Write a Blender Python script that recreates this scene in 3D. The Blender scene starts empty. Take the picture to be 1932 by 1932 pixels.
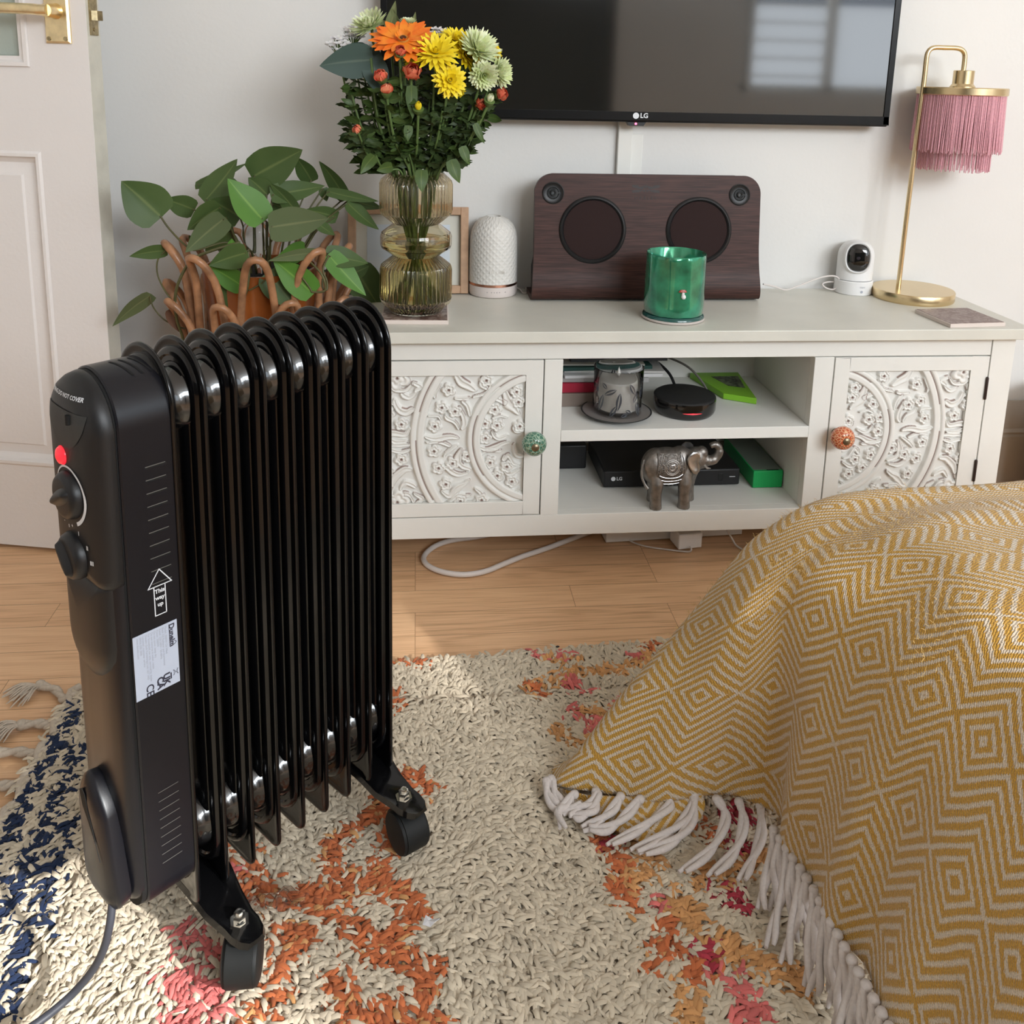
import bpy, bmesh, math, random
import numpy as np
from mathutils import Vector, Matrix, noise
random.seed(7); rng = np.random.default_rng(7)
scene = bpy.context.scene
COL = scene.collection
PI = math.pi

# ------------------------------------------------------------------ camera
CH = 0.86284; FPX = 1719.28; CYP = 495.69
cF = Vector((0.1047625, 0.97353996, -0.20308805)); cR = Vector((0.9944946, -0.10208112, 0.02366309)); cU = Vector((-0.00230551, 0.20444897, 0.97887451))
cam_d = bpy.data.cameras.new('camera'); cam = bpy.data.objects.new('camera', cam_d); COL.objects.link(cam)
cam_d.sensor_width = 36; cam_d.sensor_fit = 'HORIZONTAL'; cam_d.lens = FPX/1932*36
cam_d.shift_y = (CYP-966)/1932; cam_d.clip_start = .02
M = Matrix((cR, cU, -cF)).transposed().to_4x4(); M.translation = Vector((0, 0, CH)); cam.matrix_world = M
scene.camera = cam

# ------------------------------------------------------------------ world, light, exposure
scene.view_settings.view_transform = 'Standard'; scene.view_settings.look = 'None'
scene.view_settings.exposure = 0.05; scene.view_settings.gamma = 1
scene.view_settings.use_curve_mapping = False
w = bpy.data.worlds.new('world'); scene.world = w; w.use_nodes = True
w.node_tree.nodes['Background'].inputs[0].default_value = (.62, .75, .95, 1)
w.node_tree.nodes['Background'].inputs[1].default_value = 1.0
def area(name, loc, target, sx, sy, power, color):
    l = bpy.data.lights.new(name, 'AREA'); l.shape = 'RECTANGLE'; l.size = sx; l.size_y = sy; l.energy = power; l.color = color
    o = bpy.data.objects.new(name, l); COL.objects.link(o); o.location = loc
    o.rotation_euler = (Vector(target)-Vector(loc)).to_track_quat('-Z', 'Y').to_euler(); return o
area('daylight_rear_window_lower', (2.4, -1.97, 1.05), (2.4, 0, 1.05), 1.1, .5, 5, (.92, .97, 1.0))
area('daylight_added_upper_strip', (1.75, -1.97, 1.86), (.9, .6, .9), 2.2, .93, 112, (.90, .955, 1.0))  # added source: unseen high strip, widened leftwards to even out the back wall
def beam(name, target, way, dist, cone, power):
    # sunlight that slips past the frame of the rear window
    l = bpy.data.lights.new(name, 'SPOT'); l.energy = power; l.color = (1, .985, .96); l.spot_size = cone; l.spot_blend = .75; l.shadow_soft_size = .05
    o = bpy.data.objects.new(name, l); COL.objects.link(o); o.location = Vector(target)+Vector(way)*dist; o.rotation_euler = (-Vector(way)).to_track_quat('-Z', 'Y').to_euler()
beam('sun_through_rear_window', (-.36, .60, .02), (2.98, -2.48, 1.95), 1.2, math.radians(6.6), 2300)
beam('sun_fleck_through_rear_window', (.515, .652, .39), (2.1, -2.5, 1.75), 1.25, math.radians(1.9), 900)
area('daylight_side_window', (3.08, -.62, 1.5), (0, -.62, 1.35), 1.0, 1.15, 7, (.85, .94, 1.0))

# ------------------------------------------------------------------ helpers
def at(x, y, Y=None, Z=None, X=None):
    d = cF*FPX + cR*(x-966) + cU*(CYP-y)
    if Y is not None: t = Y/d.y
    elif Z is not None: t = (Z-CH)/d.z
    else: t = X/d.x
    return Vector((d.x*t, d.y*t, CH+d.z*t))

def mat(name, col, rough=.5, metal=0, spec=.5, noise_amt=0, nscale=30, bump=0, bscale=200, coat=0, trans=0, ior=1.45, emis=None, estr=0, sub=0, sheen=0, vcol=None):
    m = bpy.data.materials.new(name); m.use_nodes = True; nt = m.node_tree; b = nt.nodes['Principled BSDF']
    c = (*col, 1); b.inputs['Base Color'].default_value = c
    b.inputs['Roughness'].default_value = rough; b.inputs['Metallic'].default_value = metal
    b.inputs['Specular IOR Level'].default_value = spec; b.inputs['Coat Weight'].default_value = coat; b.inputs['Coat Roughness'].default_value = .05
    b.inputs['Transmission Weight'].default_value = trans; b.inputs['IOR'].default_value = ior
    b.inputs['Sheen Weight'].default_value = sheen
    if sub: b.inputs['Subsurface Weight'].default_value = sub; b.inputs['Subsurface Radius'].default_value = (.01, .006, .003); b.inputs['Subsurface Scale'].default_value = .5
    if emis: b.inputs['Emission Color'].default_value = (*emis, 1); b.inputs['Emission Strength'].default_value = estr
    tc = nt.nodes.new('ShaderNodeTexCoord')
    src = None
    if vcol:
        a = nt.nodes.new('ShaderNodeAttribute'); a.attribute_name = vcol; src = a.outputs['Color']; nt.links.new(src, b.inputs['Base Color'])
    if noise_amt:
        n = nt.nodes.new('ShaderNodeTexNoise'); n.inputs['Scale'].default_value = nscale; n.inputs['Detail'].default_value = 5
        nt.links.new(tc.outputs['Object'], n.inputs['Vector'])
        mr = nt.nodes.new('ShaderNodeMapRange'); mr.inputs['To Min'].default_value = 1-noise_amt; mr.inputs['To Max'].default_value = 1+noise_amt
        mr.inputs['From Min'].default_value = .3; mr.inputs['From Max'].default_value = .7
        nt.links.new(n.outputs['Fac'], mr.inputs['Value'])
        mx = nt.nodes.new('ShaderNodeVectorMath'); mx.operation = 'SCALE'
        if src: nt.links.new(src, mx.inputs[0])
        else: mx.inputs[0].default_value = col
        nt.links.new(mr.outputs[0], mx.inputs['Scale']); nt.links.new(mx.outputs[0], b.inputs['Base Color'])
    if bump:
        n = nt.nodes.new('ShaderNodeTexNoise'); n.inputs['Scale'].default_value = bscale; n.inputs['Detail'].default_value = 3
        nt.links.new(tc.outputs['Object'], n.inputs['Vector'])
        bp = nt.nodes.new('ShaderNodeBump'); bp.inputs['Strength'].default_value = bump; bp.inputs['Distance'].default_value = .002
        nt.links.new(n.outputs['Fac'], bp.inputs['Height']); nt.links.new(bp.outputs[0], b.inputs['Normal'])
    return m

class G:
    """geometry collector: verts, faces"""
    def __init__(s): s.v = []; s.f = []; s.mi = []; s.cur = 0
    def add(s, v, f):
        o = len(s.v); s.v += [tuple(p) for p in v]; s.f += [tuple(i+o for i in q) for q in f]; s.mi += [s.cur]*len(f); return s
    def box(s, a, b, rot=None):
        (x0, y0, z0), (x1, y1, z1) = a, b
        v = [(x, y, z) for x in (x0, x1) for y in (y0, y1) for z in (z0, z1)]
        if rot: v = [rot @ Vector(p) for p in v]
        return s.add(v, [(0, 1, 3, 2), (4, 6, 7, 5), (0, 4, 5, 1), (2, 3, 7, 6), (0, 2, 6, 4), (1, 5, 7, 3)])
    def tube(s, pts, r, n=10, cap=True):
        pts = [Vector(p) for p in pts]; m = len(pts); v = []; f = []
        rr = r if isinstance(r, (list, tuple)) else [r]*m
        t0 = (pts[1]-pts[0]).normalized(); up = Vector((0, 0, 1)) if abs(t0.z) < .9 else Vector((1, 0, 0))
        a = t0.cross(up).normalized()
        for i, p in enumerate(pts):
            t = (pts[min(i+1, m-1)]-pts[max(i-1, 0)]).normalized()
            a = (a - t*a.dot(t)).normalized(); b = t.cross(a)
            for k in range(n):
                th = 2*PI*k/n; v.append(p + (a*math.cos(th)+b*math.sin(th))*rr[i])
        for i in range(m-1):
            for k in range(n):
                f.append((i*n+k, i*n+(k+1) % n, (i+1)*n+(k+1) % n, (i+1)*n+k))
        if cap: f.append(tuple(range(n-1, -1, -1))); f.append(tuple((m-1)*n+k for k in range(n)))
        return s.add(v, f)
    def lathe(s, prof, n=48, c=(0, 0, 0), ax=None, ribs=None, rd=0):
        """prof: (r, z). ax: 3x3 matrix"""
        v = []; f = []; m = len(prof)
        for (r, z) in prof:
            for k in range(n):
                th = 2*PI*k/n; q = r
                if ribs: q = r*(1+rd*abs(math.sin(ribs*th/2))-rd)
                p = Vector((q*math.cos(th), q*math.sin(th), z))
                if ax is not None: p = ax @ p
                v.append(p+Vector(c))
        for i in range(m-1):
            for k in range(n): f.append((i*n+k, i*n+(k+1) % n, (i+1)*n+(k+1) % n, (i+1)*n+k))
        if prof[0][0] > 1e-6: f.append(tuple(range(n-1, -1, -1)))
        if prof[-1][0] > 1e-6: f.append(tuple((m-1)*n+k for k in range(n)))
        return s.add(v, f)
    def rings(s, loops, close0=True, close1=True):
        n = len(loops[0]); v = [p for l in loops for p in l]; f = []
        for i in range(len(loops)-1):
            for k in range(n): f.append((i*n+k, i*n+(k+1) % n, (i+1)*n+(k+1) % n, (i+1)*n+k))
        if close0: f.append(tuple(range(n-1, -1, -1)))
        if close1: f.append(tuple((len(loops)-1)*n+k for k in range(n)))
        return s.add(v, f)
    def grid(s, rows, flip=False):
        m = len(rows); n = len(rows[0]); v = [p for r in rows for p in r]
        f = [(i*n+k, i*n+k+1, (i+1)*n+k+1, (i+1)*n+k) for i in range(m-1) for k in range(n-1)]
        return s.add(v, f)

def smoothpath(pts, n=8):
    pts = [Vector(p) for p in pts]; out = []
    for i in range(len(pts)-1):
        p0 = pts[max(i-1, 0)]; p1 = pts[i]; p2 = pts[i+1]; p3 = pts[min(i+2, len(pts)-1)]
        for k in range(n):
            t = k/n
            out.append(.5*((2*p1)+(p2-p0)*t+(2*p0-5*p1+4*p2-p3)*t*t+(3*p1-p0-3*p2+p3)*t**3))
    out.append(pts[-1]); return out

def tag(o, label=None, cat=None, group=None, kind=None):
    if label: o['label'] = label
    if cat: o['category'] = cat
    if group: o['group'] = group
    if kind: o['kind'] = kind
    return o
WM = {}
def thing(name, label, cat, loc=(0, 0, 0), rz=0, group=None):
    o = bpy.data.objects.new(name, None); o.empty_display_size = .02; COL.objects.link(o)
    o.location = loc; o.rotation_euler = (0, 0, rz); tag(o, label, cat, group)
    WM[o.name] = Matrix.Translation(loc) @ Matrix.Rotation(rz, 4, 'Z'); return o
def obj(name, g, m, parent=None, smooth=35, bevel=0, local=False, label=None, kind=None, recalc=True):
    """one mesh object. Verts are world coordinates unless local; a child keeps an identity transform under its parent."""
    me = bpy.data.meshes.new(name); me.from_pydata(g.v, [], g.f)
    ms = m if isinstance(m, (list, tuple)) else [m]
    for q in ms: me.materials.append(q)
    if len(ms) > 1: me.polygons.foreach_set('material_index', g.mi)
    if recalc:
        bm = bmesh.new(); bm.from_mesh(me); bmesh.ops.remove_doubles(bm, verts=bm.verts, dist=1e-6); bmesh.ops.recalc_face_normals(bm, faces=bm.faces); bm.to_mesh(me); bm.free()
    o = bpy.data.objects.new(name, me); COL.objects.link(o)
    if parent is not None:
        if not local: me.transform(WM[parent.name].inverted())
        o.parent = parent; WM[o.name] = WM[parent.name]
    else: WM[o.name] = Matrix.Identity(4)
    if smooth:
        me.polygons.foreach_set('use_smooth', [True]*len(me.polygons)); me.set_sharp_from_angle(angle=math.radians(smooth))
    if bevel:
        b = o.modifiers.new('bevel', 'BEVEL'); b.width = bevel; b.segments = 2; b.limit_method = 'ANGLE'; b.angle_limit = math.radians(40)
    if label: o['label'] = label
    if kind: o['kind'] = kind
    return o
def origin(o, p):
    """move a top-level mesh's origin to p"""
    o.data.transform(Matrix.Translation(-Vector(p))); o.location = p; WM[o.name] = Matrix.Translation(p); return o
def text_geo(txt, size, mtx, ext=.0002, align='CENTER', bold=0):
    c = bpy.data.curves.new('t', 'FONT'); c.body = txt; c.size = size; c.extrude = ext; c.align_x = align; c.align_y = 'CENTER'; c.offset = bold; c.resolution_u = 3
    o = bpy.data.objects.new('t', c); COL.objects.link(o); dg = bpy.context.evaluated_depsgraph_get(); dg.update()
    me = bpy.data.meshes.new_from_object(o.evaluated_get(dg)); g = G()
    g.add([mtx @ v.co for v in me.vertices], [tuple(p.vertices) for p in me.polygons])
    bpy.data.objects.remove(o); bpy.data.meshes.remove(me); bpy.data.curves.remove(c); return g
def frame(o, x, y):
    x = Vector(x).normalized(); y = Vector(y).normalized(); z = x.cross(y)
    m = Matrix((x, y, z)).transposed().to_4x4(); m.translation = Vector(o); return m

# ------------------------------------------------------------------ materials
m_wall = mat('wall_paint', (.75, .735, .705), .75, bump=.12, bscale=120, noise_amt=.015, nscale=3)
m_ceil = mat('ceiling_paint', (.8, .79, .77), .8, bump=.1)
m_white = mat('white_cabinet_paint', (.80, .785, .735), .42, bump=.1, bscale=90, noise_amt=.02, nscale=12)
m_top = mat('white_top_paint', (.68, .66, .585), .4, bump=.15, bscale=60, noise_amt=.05, nscale=9)
m_door = mat('door_paint', (.83, .79, .765), .5, bump=.12, bscale=150)
m_dooredge = mat('door_edge_paint', (.66, .63, .54), .6, noise_amt=.08, nscale=25, bump=.2)
m_skirt = mat('skirting_paint', (.42, .36, .3), .5, noise_amt=.04)
m_brass = mat('brass', (.86, .70, .42), .28, 1, noise_amt=.12, nscale=70)
m_brassold = mat('aged_brass', (.42, .34, .2), .35, 1, noise_amt=.3, nscale=160)
m_gold = mat('satin_gold', (.72, .57, .34), .27, 1, noise_amt=.04)
m_black = mat('black_plastic', (.009, .009, .010), .40, bump=.05, bscale=1500)
m_blackgloss = mat('black_gloss_enamel', (.003, .003, .0034), .19, coat=.32, spec=.3)
m_blacksatin = mat('black_satin_steel', (.008, .008, .011), .3, bump=.05, bscale=1800, spec=.42)
m_dark = mat('dark_gap', (.004, .004, .004), .8)
m_blackrub = mat('black_rubber', (.011, .012, .012), .6, spec=.35)
m_cord = mat('grey_blue_cable', (.04, .043, .055), .5)
m_chrome = mat('bright_steel', (.8, .78, .72), .2, 1)
m_ink = mat('white_print', (.75, .77, .8), .6)
m_inkdark = mat('dark_print', (.03, .03, .05), .6)
m_inkgrey = mat('grey_print', (.38, .4, .46), .6)
m_label = mat('sticker_white', (.52, .57, .68), .45)
m_red = mat('lit_red_lens', (.8, .02, .03), .2, emis=(1, .03, .05), estr=.7)
m_whiteplas = mat('white_plastic', (.8, .79, .78), .4)
m_cablew = mat('white_cable', (.7, .64, .6), .45)
def glass(name, col, rough=.02, ior=1.45):
    m = mat(name, col, rough, trans=1, ior=ior); return m

# ------------------------------------------------------------------ room
WY = 1.74; XL = -1.32; XR = 3.1; YB = -1.8; ZC = 2.45
def floor_mat():
    m = mat('oak_laminate', (.5, .3, .16), .38, bump=0); nt = m.node_tree; b = nt.nodes['Principled BSDF']; N = nt.nodes.new; L = nt.links.new
    tc = N('ShaderNodeTexCoord'); br = N('ShaderNodeTexBrick'); br.inputs['Scale'].default_value = 1; br.inputs['Brick Width'].default_value = .42; br.inputs['Row Height'].default_value = .064
    br.inputs['Mortar Size'].default_value = .0005; br.inputs['Mortar Smooth'].default_value = .3; br.offset = .37; br.offset_frequency = 3
    br.inputs['Color1'].default_value = (0, 0, 0, 1); br.inputs['Color2'].default_value = (1, 1, 1, 1); br.inputs['Mortar'].default_value = (.3, .3, .3, 1); br.inputs['Bias'].default_value = 0
    L(tc.outputs['Object'], br.inputs['Vector'])
    sep = N('ShaderNodeSeparateXYZ'); L(tc.outputs['Object'], sep.inputs[0])
    ad = N('ShaderNodeMath'); ad.operation = 'MULTIPLY_ADD'; L(br.outputs['Color'], ad.inputs[0]); ad.inputs[1].default_value = 7.0; L(sep.outputs['Y'], ad.inputs[2])
    cmb = N('ShaderNodeCombineXYZ'); L(sep.outputs['X'], cmb.inputs['X']); L(ad.outputs[0], cmb.inputs['Y'])
    mp = N('ShaderNodeMapping'); mp.inputs['Scale'].default_value = (1.3, 15, 1); L(cmb.outputs[0], mp.inputs['Vector'])
    n1 = N('ShaderNodeTexNoise'); n1.inputs['Scale'].default_value = 1.6; n1.inputs['Detail'].default_value = 3; n1.inputs['Distortion'].default_value = .5; L(mp.outputs[0], n1.inputs['Vector'])
    wv = N('ShaderNodeMath'); wv.operation = 'MULTIPLY'; L(n1.outputs['Fac'], wv.inputs[0]); wv.inputs[1].default_value = 34
    sn = N('ShaderNodeMath'); sn.operation = 'SINE'; L(wv.outputs[0], sn.inputs[0])
    mp2 = N('ShaderNodeMapping'); mp2.inputs['Scale'].default_value = (6, 300, 1); L(cmb.outputs[0], mp2.inputs['Vector'])
    n2 = N('ShaderNodeTexNoise'); n2.inputs['Scale'].default_value = 1.5; n2.inputs['Detail'].default_value = 4; L(mp2.outputs[0], n2.inputs['Vector'])
    s1 = N('ShaderNodeMath'); s1.operation = 'MULTIPLY_ADD'; L(sn.outputs[0], s1.inputs[0]); s1.inputs[1].default_value = .095; L(n2.outputs['Fac'], s1.inputs[2])
    s2 = N('ShaderNodeMath'); s2.operation = 'MULTIPLY_ADD'; L(br.outputs['Color'], s2.inputs[0]); s2.inputs[1].default_value = .16; L(s1.outputs[0], s2.inputs[2])
    cr = N('ShaderNodeValToRGB'); e = cr.color_ramp.elements; e[0].position = .2; e[0].color = (.46, .25, .12, 1); e[1].position = .85; e[1].color = (.86, .56, .325, 1)
    x = cr.color_ramp.elements.new(.52); x.color = (.76, .46, .255, 1)
    L(s2.outputs[0], cr.inputs['Fac'])
    mx = N('ShaderNodeMixRGB'); L(br.outputs['Fac'], mx.inputs['Fac']); L(cr.outputs[0], mx.inputs['Color1']); mx.inputs['Color2'].default_value = (.3, .16, .08, 1)
    L(mx.outputs[0], b.inputs['Base Color']); return m
def struct(name, g, m, bevel=0): return obj(name, g, m, bevel=bevel, smooth=30, kind='structure')
struct('floor', G().box((XL-.1, YB-.1, -.05), (XR+.1, WY+.1, 0)), floor_mat())
struct('ceiling', G().box((XL-.1, YB-.1, ZC), (XR+.1, WY+.1, ZC+.05)), m_ceil)
struct('wall_back', G().box((XL-.1, WY, 0), (XR+.1, WY+.1, ZC)), m_wall)
struct('wall_left', G().box((XL-.1, YB, 0), (XL, WY, ZC)), m_wall)
def holed(axis, c0, c1, a0, a1, h0, h1, z0, z1):
    g = G()
    def bx(p, q, zz0, zz1):
        if axis == 'y': g.box((p, c0, zz0), (q, c1, zz1))
        else: g.box((c0, p, zz0), (c1, q, zz1))
    bx(a0, h0, 0, ZC); bx(h1, a1, 0, ZC); bx(h0, h1, 0, z0); bx(h0, h1, z1, ZC); return g
struct('wall_right', holed('x', XR, XR+.1, YB, WY, -1.17, -.07, .87, 2.12), m_wall)
# rear wall (behind the camera) with a window at its right end, an added high window and an invented dark alcove
g = G(); g.box((XL-.1, YB-.1, 0), (-1.1, YB, ZC)); g.box((1.12, YB-.1, 0), (1.85, YB, 1.39)); g.box((1.8, YB-.1, 1.39), (1.85, YB, ZC)); g.box((.62, YB-.1, 2.36), (1.8, YB, ZC)); g.box((2.95, YB-.1, 0), (XR+.1, YB, ZC))
g.box((-1.1, YB-.1, 1.34), (1.12, YB, 1.39)); g.box((-1.1, YB-.1, 1.39), (.62, YB, ZC)); g.box((1.85, YB-.1, 0), (2.95, YB, .8)); g.box((1.85, YB-.1, 2.36), (2.95, YB, ZC))
struct('wall_front', g, m_wall)
m_alcove = mat('alcove_reflection_dark', (.07, .075, .06), .8)
g = G(); g.box((-1.2, -2.2, 0), (-1.1, YB-.1, 1.34)); g.box((1.12, -2.2, 0), (1.22, YB-.1, 1.34)); g.box((-1.2, -2.3, 0), (1.22, -2.2, 1.34)); g.box((-1.2, -2.3, 1.34), (1.22, YB-.1, 1.38)); g.box((-1.2, -2.3, -.05), (1.22, YB-.1, 0))
struct('wall_added_alcove', g, m_alcove)  # invented alcove; its dark colour gives the television screen a dark reflection
def window(name, axis, c, a0, a1, z0, z1, shutter):
    g = G(); t = .035
    def bx(p, q, zz0, zz1, dd=.03):
        if axis == 'y': g.box((p, c-dd, zz0), (q, c+dd, zz1))
        else: g.box((c-dd, p, zz0), (c+dd, q, zz1))
    bx(a0, a0+t, z0, z1); bx(a1-t, a1, z0, z1); bx(a0, a1, z0, z0+t); bx(a0, a1, z1-t, z1); bx((a0+a1)/2-t/2, (a0+a1)/2+t/2, z0, z1)
    o = struct(name, g, m_white)
    if shutter:
        s = G(); z = z0+.08
        while z < 1.32:
            s.box((a0+t, c+.03, z), (a0+(a1-a0)*.45, c+.055, z+.012)); z += .1
        s.box((a0+t, c+.03, z0+.02), (a0+t+.03, c+.06, z1-.02)); s.box((a0+(a1-a0)*.45, c+.03, z0+.02), (a0+(a1-a0)*.45+.04, c+.06, z1-.02))
        obj('shutter', s, m_white, o, smooth=30)
    return o
window('window_1', 'y', YB-.06, 1.85, 2.95, .8, 2.36, True)
window('added_window_3', 'y', YB-.06, .62, 1.8, 1.39, 2.36, False)  # unseen window, added so more daylight reaches the left side
window('window_2', 'x', XR+.06, -1.17, -.07, .87, 2.12, False)
# skirting
prof = [(0, 0), (.022, 0), (.022, .125), (.019, .13), (.022, .135), (.017, .142), (.017, .165), (.012, .185), (.006, .2), (0, .2)]
g = G(); g.rings([[(x, WY-p, z) for p, z in prof] for x in (XL, XR)]); struct('baseboard_back', g, m_skirt)
g = G(); g.rings([[(XL+p, y, z) for p, z in prof] for y in (YB, WY-.03)]); struct('baseboard_left', g, m_skirt)
# cable trunking on the wall under the television
g = G(); g.box((.385, WY-.012, .45), (.413, WY, .80)); g.box((.413, WY-.003, .45), (.436, WY, .755)); struct('trim_1', g, m_white, bevel=.002)

# ------------------------------------------------------------------ open door at the left
DA = -.22                                   # the door's right edge stands out into the room
dx = Vector((math.cos(DA), math.sin(DA), 0)); dn = Vector((math.sin(DA), -math.cos(DA), 0))   # dn points to the room
D0 = Vector((-.518, 1.545, 0))
def DP(u, z, d=0): return D0 + dx*u + dn*d + Vector((0, 0, z))     # u<0 : towards the hinge
DR = Matrix((dx, -dn, Vector((0, 0, 1)))).transposed()
def dbox(g, u0, u1, z0, z1, d0, d1):
    return g.add([DP(u, z, d) for u in (u0, u1) for d in (d0, d1) for z in (z0, z1)], [(0, 1, 3, 2), (4, 6, 7, 5), (0, 4, 5, 1), (2, 3, 7, 6), (0, 2, 6, 4), (1, 5, 7, 3)])
g = G(); U0 = -.76
GU, GZ0 = -.118, .872; PU, PZ0, PZ1 = -.098, .168, .716
dbox(g, U0, 0, .008, PZ0, -.036, 0); dbox(g, U0, 0, PZ1, GZ0, -.036, 0); dbox(g, U0, 0, 1.92, 1.99, -.036, 0)
dbox(g, GU, 0, GZ0, 1.92, -.036, 0); dbox(g, PU, 0, PZ0, PZ1, -.036, 0)
dbox(g, U0, U0+.1, PZ0, PZ1, -.036, 0); dbox(g, U0, U0+.1, GZ0, 1.92, -.036, 0)
g.cur = 1; dbox(g, 0, .0006, .008, 1.99, -.036, -.0008)
g.cur = 0
door = struct('door_1', g, [m_door, m_dooredge])
def recess(u0, u1, z0, z1, steps):
    loops = []
    for off, d in steps: loops.append([DP(u0+off, z0+off, d), DP(u1-off, z0+off, d), DP(u1-off, z1-off, d), DP(u0+off, z1-off, d)])
    return G().rings(loops, False, True)
g = recess(U0+.1, GU+.001, PZ0, PZ1, [(-.002, 0), (0, .003), (.004, .004), (.006, -.004), (.012, -.009), (.016, -.012), (.034, -.006), (.037, -.003)]); 
obj('lower_panel', recess(U0+.1, PU, PZ0, PZ1, [(-.004, .0002), (.0, .003), (.005, .003), (.008, -.005), (.016, -.011), (.034, -.006), (.037, -.003)]), m_door, door, smooth=25)
obj('glazing_bead', recess(U0+.1, GU+.016, GZ0-.016, 1.92, [(-.001, .0002), (0, .004), (.006, .005), (.01, .0), (.016, -.006), (.018, -.012)]), mat('frosted_pane', (.42, .47, .42), .45, bump=.2, bscale=300), door, smooth=25)
g = recess(U0+.1, GU+.016, GZ0-.016, 1.92, [(-.001, .0003), (0, .0045), (.006, .0055), (.01, .0005), (.016, -.0055), (.017, -.0115)]); g.f = g.f[:-1]; g.mi = g.mi[:-1]
obj('glass_moulding', g, m_door, door, smooth=25, recalc=False)
# handle plate, lever, latch
def dloop(pts, d): return [DP(u, z, d) for u, z in pts]
hz = .942; hu = -.047
g = G(); pl = [(hu-.021, .893), (hu+.021, .893), (hu+.021, 1.04), (hu-.021, 1.04)]
g.rings([dloop(pl, .0), dloop(pl, .003), dloop([(a*1.0+(.003 if a < hu else -.003), b+(.003 if b < 1 else -.003)) for a, b in pl], .006)]); hp = obj('handle_plate', g, m_brass, door, smooth=20)
g = G(); g.lathe([(.0035, 0), (.0035, .001), (.001, .0012), (.0009, .0005), (0, .0005)], 12, DP(hu-.014, .9, .006), DR @ Matrix.Rotation(PI/2, 3, 'X')); g.lathe([(.0035, 0), (.0035, .001), (.001, .0012), (0, .0005)], 12, DP(hu+.014, .9, .006), DR @ Matrix.Rotation(PI/2, 3, 'X')); obj('screw', g, m_brassold, door)
g = G(); g.tube([DP(hu, hz, .004), DP(hu, hz, .012), DP(hu, hz, .032)], [.013, .011, .010], 20)
g.tube(smoothpath([DP(hu+.004, hz, .034), DP(hu-.008, hz, .036), DP(hu-.02, hz+.001, .037), DP(hu-.075, hz+.002, .038), DP(hu-.11, hz+.001, .036), DP(hu-.122, hz, .028)]), .0085, 14); obj('lever_handle', g, m_brass, door)
g = G()
def ebox(d0, d1, z0, z1, u0, u1): return dbox(g, u0, u1, z0, z1, d0, d1)
ebox(-.029, -.007, .907, .99, .0005, .0025); g.tube([DP(.0025, .916, -.018), DP(.0035, .916, -.018)], .003, 10); obj('latch_plate', g, m_brassold, door, smooth=20)
g = G(); g.add([DP(0, .93, -.026), DP(0, .93, -.01), DP(0, .945, -.026), DP(0, .945, -.01), DP(.013, .93, -.026), DP(.010, .93, -.016), DP(.013, .945, -.026), DP(.010, .945, -.016)], [(0, 1, 3, 2), (4, 6, 7, 5), (0, 4, 5, 1), (2, 3, 7, 6), (0, 2, 6, 4), (1, 5, 7, 3)]); obj('latch_bolt', g, m_brassold, door, smooth=20)

# ------------------------------------------------------------------ television cabinet
YC = 1.448; ZT = .449
cab = thing('television_cabinet', 'long white painted low cabinet with carved medallion doors below the wall television', 'cabinet', (.47, 1.58, 0))
g = G(); g.box((-.13, 1.428, ZT-.0195), (1.0723, 1.735, ZT)); obj('cabinet_top', g, m_top, cab, bevel=.0015)
YK = 1.728
g = G()
g.box((-.1165, YC, 0), (-.073, YC+.02, ZT-.0195)); g.box((1.012, YC, 0), (1.0545, YC+.02, ZT-.0195))      # outer stiles down to the floor
g.box((-.073, YC+.0015, .3955), (1.011, YC+.02, ZT-.0195)); g.box((-.073, YC+.0005, .0735), (1.012, YC+.02, .1125))   # rails
g.box((.2158, YC+.0005, .1125), (.2467, YC+.02, .3945)); g.box((.688, YC+.0005, .1125), (.7232, YC+.02, .3945))
obj('face_frame', g, m_white, cab, bevel=.0008)
g = G(); g.box((-.1165, YC+.02, 0), (-.098, YK, ZT-.0195)); g.box((1.036, YC+.02, 0), (1.0545, YK, ZT-.0195))
g.box((.228, YC+.02, .1), (.2467, YK, ZT-.0195)); g.box((.688, YC+.02, .1), (.706, YK, ZT-.0195))
g.box((-.098, YC+.02, .094), (1.036, YK, .1125)); g.box((-.098, YK-.008, .094), (1.036, YK, ZT-.0195)); obj('carcass', g, m_white, cab)
g = G(); g.box((.247, YC+.0005, .2474), (.688, YK-.008, .268)); obj('shelf', g, m_white, cab, bevel=.0008)
m_carve = mat('carved_white_paint', (.76, .74, .7), .5, bump=.1, bscale=150, vcol='wear')
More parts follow.
